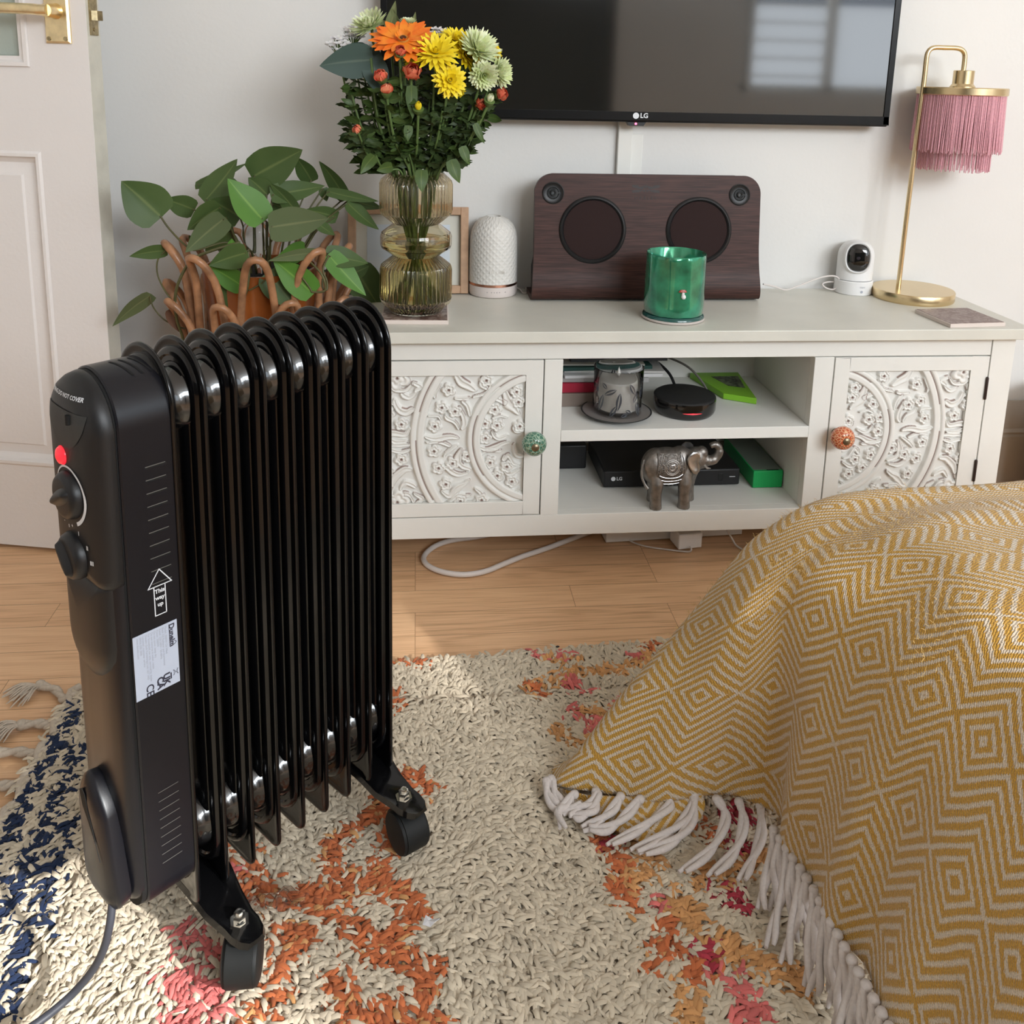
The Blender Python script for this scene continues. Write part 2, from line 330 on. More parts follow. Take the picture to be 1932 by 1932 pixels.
def carve(nn=300):
    """heights (m) and wear (0..1) of the half medallion; u = distance from the knob side, v = -.5..+.5"""
    u, v = np.meshgrid(np.linspace(0, 1, nn), np.linspace(-.5, .5, nn))
    h = np.zeros_like(u); wr = np.zeros_like(u)
    C = lambda cx, cy: ((1115-cx)/1000, (885-cy)/1000)
    sm = lambda x, e: 1/(1+np.exp(-x/e))
    jit = np.zeros_like(u)
    for k in range(14):
        a = rng.uniform(0, 6.28); fq = rng.uniform(8, 26); jit += .0022*np.sin(fq*(u*math.cos(a)+v*math.sin(a))*2+rng.uniform(0, 6))
    uu = u+jit; vv = v+jit[::-1]
    # leaf / tendril strokes from the carving: centre line, half width
    S = [([(600, 395), (660, 445), (735, 500)], 30), ([(380, 850), (470, 878), (600, 862)], 22), ([(380, 900), (470, 900), (560, 935)], 16), ([(590, 572), (650, 570), (705, 565)], 14),
         ([(530, 700), (565, 745), (620, 800)], 15), ([(520, 1025), (560, 975), (605, 935)], 15), ([(500, 1290), (560, 1330), (600, 1310), (640, 1250), (705, 1225)], 20), ([(530, 1110), (580, 1150), (690, 1165)], 15),
         ([(640, 590), (690, 620), (700, 690)], 18), ([(620, 640), (660, 760), (650, 800)], 20), ([(640, 970), (620, 1060), (700, 1130)], 20), ([(810, 390), (790, 450), (830, 500)], 18), ([(560, 1385), (620, 1345), (700, 1330)], 14),
         ([(750, 1290), (800, 1340), (740, 1390)], 18), ([(820, 580), (900, 575), (970, 605)], 14), ([(950, 490), (965, 570), (1010, 630), (1060, 680)], 26), ([(760, 940), (840, 970), (930, 930), (1000, 920)], 18),
         ([(780, 1030), (840, 980), (940, 975)], 14), ([(870, 830), (910, 880), (990, 860)], 15), ([(980, 720), (930, 700), (880, 720)], 13), ([(1040, 940), (1060, 1010), (1095, 1020)], 20), ([(970, 1020), (960, 1060), (1000, 1020), (1030, 1080), (1070, 1100)], 14),
         ([(940, 1130), (1010, 1165), (1080, 1140)], 14), ([(1040, 800), (1060, 830), (1100, 835)], 18), ([(160, 570), (180, 630), (240, 670), (290, 655)], 24), ([(210, 520), (250, 560), (300, 530)], 18), ([(290, 440), (330, 480), (300, 510)], 20),
         ([(60, 800), (130, 830), (230, 830), (270, 800)], 18), ([(100, 860), (150, 890), (230, 890)], 16), ([(110, 930), (170, 910), (260, 930)], 16), ([(60, 990), (120, 965), (260, 975)], 16), ([(130, 1230), (170, 1160), (220, 1120), (280, 1120)], 24),
         ([(200, 1270), (240, 1220), (310, 1250)], 18), ([(60, 470), (100, 520), (70, 600)], 20), ([(60, 1180), (110, 1240), (90, 1300)], 20), ([(300, 1310), (350, 1350), (310, 1380)], 18), ([(100, 430), (140, 490), (230, 500), (280, 450)], 14), ([(100, 1340), (170, 1310), (250, 1320), (290, 1380)], 14),
         ([(980, 1290), (1040, 1310), (1090, 1290)], 12), ([(400, 700), (460, 690), (490, 720)], 12), ([(60, 620), (140, 600), (170, 650)], 10), ([(480, 440), (440, 520), (450, 560)], 14), ([(860, 460), (830, 520), (740, 560)], 14)]
    for pts, hw in S:
        P = smoothpath([Vector((*C(*p), 0)) for p in pts], 6); m = len(P); hw /= 1000
        d = np.full_like(u, 9.); 
        for i in range(m-1):
            a = P[i]; b = P[i+1]; e = b-a; L2 = max(e.length_squared, 1e-9)
            t = np.clip(((uu-a.x)*e.x+(vv-a.y)*e.y)/L2, 0, 1); w_ = hw*(.45+.75*math.sin(PI*min(1, (i+1)/m))**.7)
            d = np.minimum(d, np.hypot(uu-a.x-t*e.x, vv-a.y-t*e.y)/w_)
        hh = .85*sm(1-d, .10)-.28*sm(.38-d, .08); h = np.maximum(h, hh)
        side = np.sin(uu*23+vv*17+hw*900) > .15
        wr = np.maximum(wr, .95*np.exp(-((d-1.02)/.13)**2)*side)
    F = [(545, 500), (495, 635), (592, 665), (445, 780), (440, 975), (578, 1075), (475, 1110), (530, 1240), (105, 675), (200, 760), (200, 1035), (105, 1120), (1045, 520), (885, 655), (815, 765), (905, 780), (820, 880), (858, 1075), (985, 1110), (915, 1180), (1025, 1230), (1075, 790), (640, 1380), (800, 1375), (820, 430), (690, 1020), (1060, 600)]
    for i, (cx, cy) in enumerate(F+[(170, 405), (170, 1375)]):
        r0 = .047 if i < len(F) else .085; a, b = C(cx, cy); d = np.hypot(u-a, v-b); th = np.arctan2(v-b, u-a)
        r = r0*(.80+.34*np.abs(np.cos(2.5*th+i*1.3))); q = d/r
        hh = 1.0*sm(1-q, .07)-.35*np.exp(-((q-.55)/.16)**2)-.55*np.exp(-(d/.011)**2)
        h = np.where(q < 1.15, np.maximum(h*(q > .98), hh), h); wr = np.where(q < 1, 0, wr)
        wr = np.maximum(wr, .95*np.exp(-(d/.0115)**4)); wr = np.maximum(wr, .5*np.exp(-((q-1.07)/.05)**2)*(np.sin(th*2+i) > .5))
    cx, cy = -.13, 0
    R = np.hypot(u-cx, v-cy)
    for R1, wd in ((.93, .052), (.512, .05)):
        q = (R-R1)/wd; bm_ = sm(1-abs(q), .06)
        hh = 1.05-.45*np.exp(-((q-.15)/.16)**2); h = np.where(abs(q) < 1.12, np.maximum(h*(abs(q) > 1.0), hh*bm_), h); wr = np.where(abs(q) < 1, 0, wr)
        wr = np.maximum(wr, .95*np.exp(-((q-.16)/.085)**2)*(np.sin(v*9+R1*4) > -.55))
    return u, v, h, wr
CU, CV, CHT, CWR = carve()
def door_unit(x0, x1, knobside, knobmat, label_k, name):
    d = obj('door', G(), m_white, cab, smooth=0)
    g = G(); z0, z1 = .1145, .3935; px0, px1 = (x0+.0275, x1-.0285) if knobside > 0 else (x0+.0285-.002, x1-.032)
    pz0, pz1 = .139, .368
    yf = YC; yb = YC+.019
    for a, b, c, e in ((x0, px0, z0, z1), (px1, x1, z0, z1), (px0, px1, z0, pz0), (px0, px1, pz1, z1)): g.box((a, yf, c), (b, yb, e))
    tmp = obj('door_tmp', g, m_white, cab, bevel=.0008); me = tmp.data; bpy.data.objects.remove(tmp); d.data = me; bv = d.modifiers.new('bevel', 'BEVEL'); bv.width = .0008; bv.segments = 2; bv.limit_method = 'ANGLE'
    # carved relief panel
    n = CU.shape[0]; X = (px1-CU*(px1-px0)) if knobside > 0 else (px0+CU*(px1-px0)); Z = (pz0+pz1)/2+CV*(pz1-pz0); Y = YC+.0088-CHT*.0075
    edge = (CU < .003) | (CU > .997) | (abs(CV) > .497); Y = np.where(edge, YC+.012, Y)
    V = np.stack([X, Y, Z], -1).reshape(-1, 3); idx = np.arange(n*n).reshape(n, n)
    Fq = np.stack([idx[:-1, :-1], idx[:-1, 1:], idx[1:, 1:], idx[1:, :-1]], -1).reshape(-1, 4)
    if knobside > 0: Fq = Fq[:, ::-1]
    gg = G(); gg.v = [tuple(p) for p in V]; gg.f = [tuple(int(i) for i in q) for q in Fq]; gg.mi = [0]*len(gg.f)
    pn = obj('carved_panel', gg, m_carve, d, smooth=60, recalc=False)
    a = pn.data.color_attributes.new('wear', 'FLOAT_COLOR', 'POINT'); W = CWR.reshape(-1, 1)
    colr = np.array([.80, .785, .74])*(1-W)+np.array([.2, .1, .075])*W
    a.data.foreach_set('color', np.concatenate([colr, np.ones((n*n, 1))], 1).ravel().astype(np.float32))
    # knob
    kx = .1977 if knobside > 0 else .738; kz = .2565; q = Matrix.Rotation(PI/2, 3, 'X')
    k = obj('knob', G().lathe([(0, .012), (.006, .012), (.008, .014), (.0165, .017), (.0205, .023), (.021, .029), (.0185, .036), (.013, .041), (.009, .0425), (0, .0425)], 36, (kx, YC, kz), q), knobmat, d, label=label_k)
    m_brz = mat('antique_bronze', (.25, .2, .13), .35, .9); s = G().lathe([(.004, 0), (.004, .014), (.0075, .014), (.0075, .0)], 16, (kx, YC, kz), q); obj('knob_shaft', s, m_brz, d); s = G().lathe([(0, .0428), (.0065, .0425), (.0065, .0438), (.004, .0458), (0, .0462)], 24, (kx, YC, kz), q)
    for i in range(14):
        th = 2*PI*i/14; s.lathe([(0, 0), (.0012, .0004), (.0010, .0014), (0, .002)], 6, (kx+.0115*math.cos(th), YC-.0405, kz+.0115*math.sin(th)), q)
    obj('knob_stud', s, m_brz, d)
    hx = x1-.001 if knobside < 0 else x0+.001
    for z in (.335, .178):
        obj('hinge', G().tube([(hx, YC-.002, z-.021), (hx, YC-.002, z-.019), (hx, YC-.002, z+.019), (hx, YC-.002, z+.021)], [.0015, .0025, .0025, .0015], 10), mat('hinge_brown', (.04, .022, .018), .5, .3), d)
    return d
def knobm(name, c1, c2):
    m = mat(name, c1, .22, coat=.6); nt = m.node_tree; b = nt.nodes['Principled BSDF']; tc = nt.nodes.new('ShaderNodeTexCoord'); vo = nt.nodes.new('ShaderNodeTexVoronoi'); vo.feature = 'DISTANCE_TO_EDGE'; vo.inputs['Scale'].default_value = 170
    nt.links.new(tc.outputs['Object'], vo.inputs['Vector']); cr = nt.nodes.new('ShaderNodeValToRGB'); cr.color_ramp.elements[0].position = .03; cr.color_ramp.elements[1].position = .11
    cr.color_ramp.elements[0].color = (*c2, 1); cr.color_ramp.elements[1].color = (*c1, 1); nt.links.new(vo.outputs['Distance'], cr.inputs[0]); nt.links.new(cr.outputs[0], b.inputs['Base Color']); return m
door_unit(-.071, .2138, 1, knobm('green_glazed_ceramic', (.06, .17, .115), (.34, .46, .34)), 'green patterned ceramic knob', 'left')
door_unit(.7252, 1.010, -1, knobm('orange_glazed_ceramic', (.52, .1, .035), (.8, .45, .25)), 'orange patterned ceramic knob', 'right')
g = G(); g.box((-.072, YC+.019, .1125), (.2158, YC+.021, .3945)); g.box((.7232, YC+.019, .1125), (1.0115, YC+.021, .3945)); obj('door_recess', g, m_dark, cab)

# ------------------------------------------------------------------ television
tv = thing('television', 'large black flat screen television mounted on the wall above the white cabinet', 'television', (.42, 1.71, .78))
TY = 1.69; tx0, tx1, tz0, tz1 = -.0637, .9035, .7795, 1.338
g = G(); g.box((tx0, TY, tz0), (tx1, TY+.03, tz1)); obj('housing', g, m_black, tv, bevel=.003)
g = G(); g.box((tx0+.12, TY+.03, tz0+.1), (tx1-.12, WY-.001, tz1-.12)); obj('wall_mount', g, m_black, tv)
b_ = .0115; g = G()
for a in (((tx0, TY-.0025, tz0+.0035), (tx0+b_, TY, tz1)), ((tx1-b_, TY-.0025, tz0+.0035), (tx1, TY, tz1)), ((tx0, TY-.0025, tz1-b_), (tx1, TY, tz1)), ((tx0, TY-.0025, tz0+.0035), (tx1, TY, tz0+.0195))): g.box(*a)
obj('bezel', g, mat('bezel_black', (.006, .006, .006), .25, spec=.25), tv, bevel=.0008)
m_scr = mat('television_screen', (.012, .012, .011), .06, spec=.8, coat=.6); m_scr.node_tree.nodes['Principled BSDF'].inputs['IOR'].default_value = 1.6
m_scr.node_tree.nodes['Principled BSDF'].inputs['Coat IOR'].default_value = 1.6
obj('screen', G().box((tx0+b_, TY-.0008, tz0+.0195), (tx1-b_, TY, tz1-b_)), m_scr, tv)
obj('logo', text_geo('LG', .0125, frame((.4155, TY-.0027, .7915), (1, 0, 0), (0, 0, 1)), .0001, 'LEFT', .0003), m_ink, tv)
g = G(); g.lathe([(0, 0), (.0058, 0), (.0058, .0003), (0, .0003)], 24, (.4075, TY-.0025, .7915), Matrix.Rotation(PI/2, 3, 'X')); lg = obj('logo_disc', g, m_ink, tv)
obj('sensor_housing', G().rings([[(.3925, TY, .7795), (.428, TY, .7795), (.428, TY+.02, .7795), (.3925, TY+.02, .7795)], [(.397, TY, .7725), (.4235, TY, .7725), (.4235, TY+.02, .7725), (.397, TY+.02, .7725)]]), m_black, tv)
obj('standby_light', G().lathe([(0, 0), (.0022, 0), (.002, .0015), (0, .002)], 14, (.4085, TY, .7765), Matrix.Rotation(PI/2, 3, 'X')), mat('standby_red', (.8, .02, .04), .3, emis=(1, .08, .15), estr=6), tv)

# ------------------------------------------------------------------ oil-filled radiator
HL = Vector((.73927681, .67340166, 0)); HO = (-.23299, .77841, 0)
ht = thing('oil_filled_radiator', 'black nine-fin oil filled radiator on castors standing on the rug', 'heater', HO, math.atan2(HL.y, HL.x))
HW = .0476
def stadium(hw, zt, zb, rt, rb, d, nt=20, nb=6):
    """outline (n, z) offset inwards by d"""
    hw -= d; zt -= d; zb += d; rt = max(rt-d, .002); rb = max(rb-d, .002); rt = min(rt, hw); rb = min(rb, hw); o = []
    for k in range(nt+1): a = PI*k/nt/2; o.append((hw-rt+rt*math.cos(a), zt-rt+rt*math.sin(a)))
    for k in range(nt+1): a = PI/2+PI*k/nt/2; o.append((-hw+rt+rt*math.cos(a), zt-rt+rt*math.sin(a)))
    for k in range(nb+1): a = PI+PI/2*k/nb; o.append((-hw+rb+rb*math.cos(a), zb+rb+rb*math.sin(a)))
    for k in range(nb+1): a = 1.5*PI+PI/2*k/nb; o.append((hw-rb+rb*math.cos(a), zb+rb+rb*math.sin(a)))
    return o
def hloop(out, l): return [(l, -n, z) for n, z in out]
def hring(spec, prm): return [hloop(stadium(*prm, d), l) for d, l in spec]
def fring(spec): return [hloop(stadium(HW, .63, .0845, HW, .013 if d < .0085 else HW, d), l) for d, l in spec]
fp = (HW, .63, .0845, HW, .013)
half = [(0, .0007), (.0008, .0018), (.003, .0022), (.0055, .0014), (.009, .0012), (.0105, .0042), (.013, .0055), (.0165, .0054), (.018, .0034), (.0225, .0034), (.024, .0058), (.027, .0072), (.031, .0078), (.036, .0078)]
fg = G(); fg.rings(fring([(d, l) for d, l in reversed(half)]+[(d, -l) for d, l in half]))
fin0 = obj('fin', fg, m_blackgloss, ht, smooth=50, local=True); SP = .02963
for i in range(1, 9):
    c = fin0.copy(); COL.objects.link(c); c.parent = ht; c.location = (i*SP, 0, 0)
m_pipe = mat('black_pipe_enamel', (.004, .004, .0045), .22, coat=1, spec=.8)
for z in (.574, .142):
    pr = [(.028, -.006)]
    for i in range(8):
        s = i*SP; pr += [(.031, s+.004), (.0285, s+.008), (.027, s+SP/2), (.0285, s+SP-.008), (.031, s+SP-.004)]
    pr += [(.028, 8*SP+.002)]
    obj('oil_pipe', G().lathe(pr, 40, (0, 0, z), Matrix.Rotation(PI/2, 3, 'Y')), m_pipe, ht, local=True, smooth=60)
cp = (.0452, .6185, .1085, .0452, .03)
obj('control_housing', G().rings(hring([(.0, -.001), (0, -.004), (0, -.0452), (.0012, -.0468), (.004, -.0468)], cp)), m_blacksatin, ht, local=True)
obj('cover_seam', G().rings(hring([(.0022, -.046), (.0022, -.0515)], cp)), m_dark, ht, local=True)
lp = (.0452, .46, .118, .02, .028)
obj('lower_cover', G().rings(hring([(.003, -.0492), (.0012, -.0495), (.0015, -.052), (.004, -.056), (.01, -.059), (.02, -.0615), (.035, -.062)], lp)), m_blacksatin, ht, local=True)
up = (.0462, .6165, .432, .046, .016)
obj('control_panel', G().rings(hring([(.003, -.0486), (.0008, -.0488), (0, -.0505), (.0015, -.0575), (.0045, -.0625), (.010, -.0663), (.018, -.0690), (.030, -.0705), (.043, -.0710)], up)), m_black, ht, local=True, smooth=60)
tp = (.040, .445, .342, .01, .0395)
obj('panel_tongue', G().rings(hring([(.0, -.052), (.0005, -.058), (.004, -.063), (.010, -.066), (.02, -.0685), (.035, -.0695)], tp)), m_black, ht, local=True, smooth=60)
def panel_l(n, z):
    d = .0462-abs(n) if z < .5703 else .046-math.hypot(n, z-.5705)
    T_ = [(0, -.0505), (.0015, -.0575), (.0045, -.0625), (.010, -.0663), (.018, -.0690), (.030, -.0705), (.043, -.0710), (.1, -.0710)]
    for (a, la), (b, lb) in zip(T_[:-1], T_[1:]):
        if d <= b: return la+(lb-la)*max(0, (d-a))/(b-a)
    return -.071
def conform(g, out=.0005):
    g.v = [(panel_l(-y, z)-out-max(0, -.0721-x)*0, y, z) for x, y, z in g.v]; return g
# pocket under the warning text, lamp, knobs
def arcloop(n0, z0, r, a0, a1, l, k=20): return [(l, -(n0+r*math.cos(a0+(a1-a0)*i/k)), z0+r*math.sin(a0+(a1-a0)*i/k)) for i in range(k+1)]
m_pocket = mat('pocket_painted_shading', (.028, .03, .03), .5)  # pocket lies flush on the panel; lighter tone paints the shading of its hollow
gk = G(); gk.grid([[(0, -(.0015+r*math.cos(-PI*i/28)), .5895+r*math.sin(-PI*i/28)) for i in range(29)] for r in (.0325, .027, .021, .014, .007, .0005)]); conform(gk, .0006); obj('grip_pocket', gk, m_pocket, ht, local=True, smooth=180, recalc=False)
g = G(); g.tube([(-.071, -.013, .587), (-.071, -.013, .579)], .0024, 12); obj('pocket_slot', g, m_dark, ht, local=True)
HX = Matrix.Rotation(-PI/2, 3, 'Y')      # lathe axis -> -l
def hax(n, z, l): return (l, -n, z)
obj('indicator_light', G().lathe([(.0082, 0), (.0082, .002), (.0065, .0045), (.003, .006), (0, .0062)], 24, hax(-.005, .5475, -.0695), HX), m_red, ht, local=True)
for kz, rot in ((.5155, .5), (.461, -.85)):
    kn = obj('knob', G().lathe([(.0205, -.002), (.0208, .002), (.0195, .006), (.0172, .0085), (.015, .009), (0, .0088)], 40, hax(.004, kz, -.0695), HX), m_black, ht, local=True)
    ca, sa = math.cos(rot), math.sin(rot); L_ = []
    for (hw, hh, lz) in ((.0165, .0070, .0085), (.0155, .0056, .0105), (.0140, .0030, .0130), (.012, .0012, .0136)):
        L_.append([(-.0695-lz, -(.004+a*ca-b*sa), kz+a*sa+b*ca) for a, b in [(hw*math.copysign(abs(math.cos(q_))**.7, math.cos(q_)), hh*math.sin(q_)) for q_ in [2*PI*i_/28 for i_ in range(28)]]])
    obj('grip', G().rings(L_), m_blackgloss if 0 else m_black, kn, local=True, smooth=40)
g = G(); A0, A1 = -1.15, -1.15+5.0; K = 40; in_, ou = [], []
for k in range(K+1):
    a = A0+(A1-A0)*k/K; wd = .0026*(1-k/K)+.0007
    in_.append((-.0717, -(.004+.0235*math.cos(a)), .5155+.0235*math.sin(a))); ou.append((-.0715, -(.004+(.0235+wd)*math.cos(a)), .5155+(.0235+wd)*math.sin(a)))
g.grid([in_, ou]); conform(g, .0005); obj('dial_ring', g, m_ink, ht, local=True, smooth=0)
def fr_local(n, z, l=-.0719): return frame((l, -n, z), (0, -1, 0), (0, 0, 1))
T = G()
for s, n, z, sz in (('WARNING DO NOT COVER', -.002, .601, .0046), ('-', -.009, .4885, .005), ('+', .006, .4885, .005), ('I', .0165, .4850, .0052), ('II', .0275, .4755, .0052), ('III', .0315, .4630, .0052), ('0', .0, .4865, .004)):
    t_ = text_geo(s, sz, fr_local(n, z, -.0721 if len(s) < 9 else -.0716), .0001, 'CENTER', .00012); T.add(t_.v, t_.f)
conform(T, .0008); obj('panel_print', T, m_ink, ht, local=True, smooth=0)
# side face: vents, arrow, sticker.  Side plane n = +.0452 -> local y = -.0452
SY = -.0455
m_vent = mat('vent_edge', (.2, .2, .19), .35, .5)
g = G()
for k in range(10): z = .5375-.0118*k; g.add([(-.0262, SY, z), (-.0085, SY, z), (-.0085, SY, z+.0007), (-.0262, SY, z+.0007)], [(0, 1, 2, 3)])
obj('vent_slots', g, m_vent, ht, local=True, smooth=0); g = G()
for k in range(9): z = .230-.0092*k; g.add([(-.0325, SY, z), (-.0135, SY, z), (-.0135, SY, z+.0006), (-.0325, SY, z+.0006)], [(0, 1, 2, 3)])

obj('vent_slots', g, m_vent, ht, local=True, smooth=0); g = G()
for k in range(10): z = .5362-.0118*k; g.add([(-.0262, SY+.0001, z), (-.0085, SY+.0001, z), (-.0085, SY+.0001, z+.0013), (-.0262, SY+.0001, z+.0013)], [(0, 1, 2, 3)])
obj('vent_gap', g, m_dark, ht, local=True, smooth=0); g = G()
cy_, cz_ = 0, .6185-.0452
for l0 in (-.030, -.022, -.014):
    rows = [[], []]
    for k in range(9):
        a = PI/2+.05-.62*k/8; 
        for j, dl in enumerate((0, .0022)): rows[j].append((l0+dl+.001*k, -.0455*math.cos(a), cz_+.0455*math.sin(a)))
    g.grid(rows)
obj('vent_gap', g, m_dark, ht, local=True, smooth=0)
def ln(g, a, b, w_=.00045):
    a = Vector(a); b = Vector(b); d = (b-a).normalized(); p = Vector((-d.y, d.x))*w_
    g.add([(q.x, SY-.0001, q.y) for q in (a-p-d*w_, b-p+d*w_, b+p+d*w_, a+p-d*w_)], [(0, 1, 2, 3)])
g = G(); ax = -.0195
P = [(ax, .4435), (ax+.0105, .4285), (ax+.0045, .4285), (ax+.0045, .4015), (ax-.0055, .4015), (ax-.0055, .4285), (ax-.0105, .4285)]
for i in range(len(P)): ln(g, P[i], P[(i+1) % len(P)])
ln(g, P[2], P[5])
for i, s in enumerate(('This', 'way', 'up')):
    t_ = text_geo(s, .0052, frame((ax-.0005, SY-.0001, .4235-.0062*i), (1, 0, 0), (0, 0, 1)), .00005, 'CENTER', .00015); g.add(t_.v, t_.f)
obj('arrow_mark', g, m_ink, ht, local=True, smooth=0)
sx0, sx1, sz0, sz1 = -.0462, -.0065, .3295, .3905
st = obj('rating_label', G().box((sx0, SY-.0003, sz0), (sx1, SY, sz1)), m_label, ht, local=True, smooth=0)
fl = lambda l, z: frame((l, SY-.0004, z), (0, 0, -1), (1, 0, 0))     # text running down the label
g = text_geo('Dunelm', .0068, fl(-.0118, .3885), .00003, 'LEFT', .00022); g.add([(x, SY-.0004, z) for x, z in ((-.0142, .3885), (-.0142, .3675), (-.0137, .3675), (-.0137, .3885))], [(0, 1, 2, 3)])
g.add([(x, SY-.0004, z) for x, z in ((-.0142, .3675), (-.0095, .3675), (-.0075, .3695), (-.0095, .3715), (-.0101, .3715), (-.0083, .3695), (-.0098, .3681), (-.0142, .3681))], [tuple(range(8))])
for s, l, z, sz in (('UK', -.0188, .3435, .0082), ('CA', -.0245, .3425, .0082), ('CE', -.034, .3405, .0095)):
    t_ = text_geo(s, sz, fl(l, z), .00003, 'LEFT', .00035 if s != 'CE' else .00015); g.add(t_.v, t_.f)
g.add([(x, SY-.0004, z) for x, z in ((-.0150, .342), (-.0150, .336), (-.0138, .336), (-.0138, .342))], [(0, 1, 2, 3)])
for a, b in (((-.0125, .338), (-.0075, .3435)), ((-.0075, .338), (-.0125, .3435)), ((-.0115, .3435), (-.0115, .338)), ((-.0085, .3435), (-.0085, .338))):
    a = Vector(a); b = Vector(b); d = (b-a).normalized(); p = Vector((-d.y, d.x))*.00018; g.add([(q.x, SY-.0004, q.y) for q in (a-p, b-p, b+p, a+p)], [(0, 1, 2, 3)])
obj('label_marks', g, m_inkdark, st, local=True, smooth=0)
g = G(); 
for i, s in enumerate(('Model: 2000W Oil Filled', 'Black Oil Radiator and thermostat', 'Rated: 220-240V~ 50-60Hz', 'Power: 2000W', 'Do not cover, keep dry', 'Do not immerse in water, retain', 'For household use only, serviced by dealer', 'Dunelm (Soft Furnishings) Ltd, LE7 1AD', 'Leicester, customer service', '08456 030 2000', 'www.dunelm.com')):
    t_ = text_geo(s, .00265, fl(-.0172-.0025*i, .3885), .00002, 'LEFT'); g.add(t_.v, t_.f)
obj('small_print', g, m_inkgrey, st, local=True, smooth=0)
# cable holder at the foot of the cover
kp = (.0345, .248, .122, .032, .027)
kw = [hloop([(n*(1-.55*max(0, (z-.175)/.073)**1.4)+.004-.10*(z-.19), z) for n, z in stadium(*kp, d)], l) for d, l in [(.002, -.060), (0, -.0690), (.001, -.0715), (.004, -.0735), (.012, -.0765), (.022, -.0778), (.034, -.0778)]]
obj('cable_holder', G().rings(kw), m_blacksatin, ht, local=True, smooth=60)
g = G(); g.rings([[(l, -(n0+.0), z) for n0, z in ((-.008, .232), (-.003, .236), (.002, .232), (.006, .218), (.014, .2), (.024, .176), (.018, .190), (.006, .206), (-.004, .218))] for l in (-.0778, -.0784)]); obj('holder_slot', g, m_dark, ht, local=True, smooth=0)
# brackets with castors
def bracket(l, wheels):
    """formed steel cross foot"""
    br = G(); prof = [(-.109, .009), (-.102, .014), (-.091, .0165), (-.08, .0165), (-.055, .0205), (-.03, .024), (.03, .024), (.055, .0205), (.08, .0165), (.091, .0165), (.102, .014), (.109, .009)]
    loops = []
    for n, hw in prof:
        z = .080 if abs(n) > .06 else (.080+.012*(1-(abs(n)-.03)/.03) if abs(n) > .03 else .092)
        loops.append([(l-hw, -n, z-.006), (l-hw+.002, -n, z), (l-hw+.006, -n, z-.001), (l+hw-.006, -n, z-.001), (l+hw-.002, -n, z), (l+hw, -n, z-.006), (l+hw-.002, -n, z-.006), (l-hw+.002, -n, z-.006)])
    b = obj('foot_bracket', br.rings(loops), m_blackgloss, ht, local=True, smooth=40)
    for sgn, ang in wheels:
        n = .084*sgn
        obj('bolt', G().lathe([(.0095, .0785), (.0095, .0805), (.0062, .0805), (.006, .0865), (.0035, .087), (.0035, .090), (0, .0905)], 6, (l, -.081*sgn, 0)), m_chrome, b, local=True, smooth=20)
        ax_ = Vector((math.cos(ang), math.sin(ang), 0)); A = Matrix((ax_.cross(Vector((0, 0, 1))), Vector((0, 0, 1)), ax_)).transposed()
        c = Vector((l-.004*math.cos(ang+1.57), -n-.004, .0445)); wg = G()
        for s in (-1, 1):
            wg.lathe([(0, s*.002), (.022, s*.0015), (.0232, s*.003), (.0232, s*.013), (.0222, s*.0155), (.018, s*.0172), (0, s*.018)], 36, c, A)
        wg.tube([c+Vector((0, 0, .01)), Vector((l, -.081*sgn, .079))], .007, 14)
        wg.lathe([(.0245, -.0125), (.0245, .0125)], 28, c+Vector((0, 0, .001)), A)
        obj('caster_wheel', wg, m_blackrub, b, local=True, smooth=40)
bracket(.0205, ((1, math.radians(-42)), (-1, math.radians(-40)))); bracket(.2250, ((1, math.radians(-12)), (-1, math.radians(-20))))
pts = [(-.076, -.022, .124), (-.079, -.024, .108), (-.086, -.028, .085), (-.10, -.034, .06), (-.12, -.052, .046), (-.15, -.083, .04), (-.2, -.125, .038), (-.28, -.17, .036)]
WMi = WM[ht.name].inverted()
pw = [WMi @ at(207, 1742, X=WM[ht.name].to_translation().x-.075+.018), ]
cw = [at(213, 1690, Z=.136), at(210, 1722, Z=.124), at(206, 1750, Z=.112), at(196, 1790, Z=.09), at(175, 1830, Z=.065), at(140, 1872, Z=.045), at(100, 1908, Z=.038), at(60, 1937, Z=.036), at(0, 1975, Z=.036), at(-80, 2030, Z=.036)]
obj('power_cord', G().tube(smoothpath(cw), .0036, 12), m_cord, ht, smooth=60)

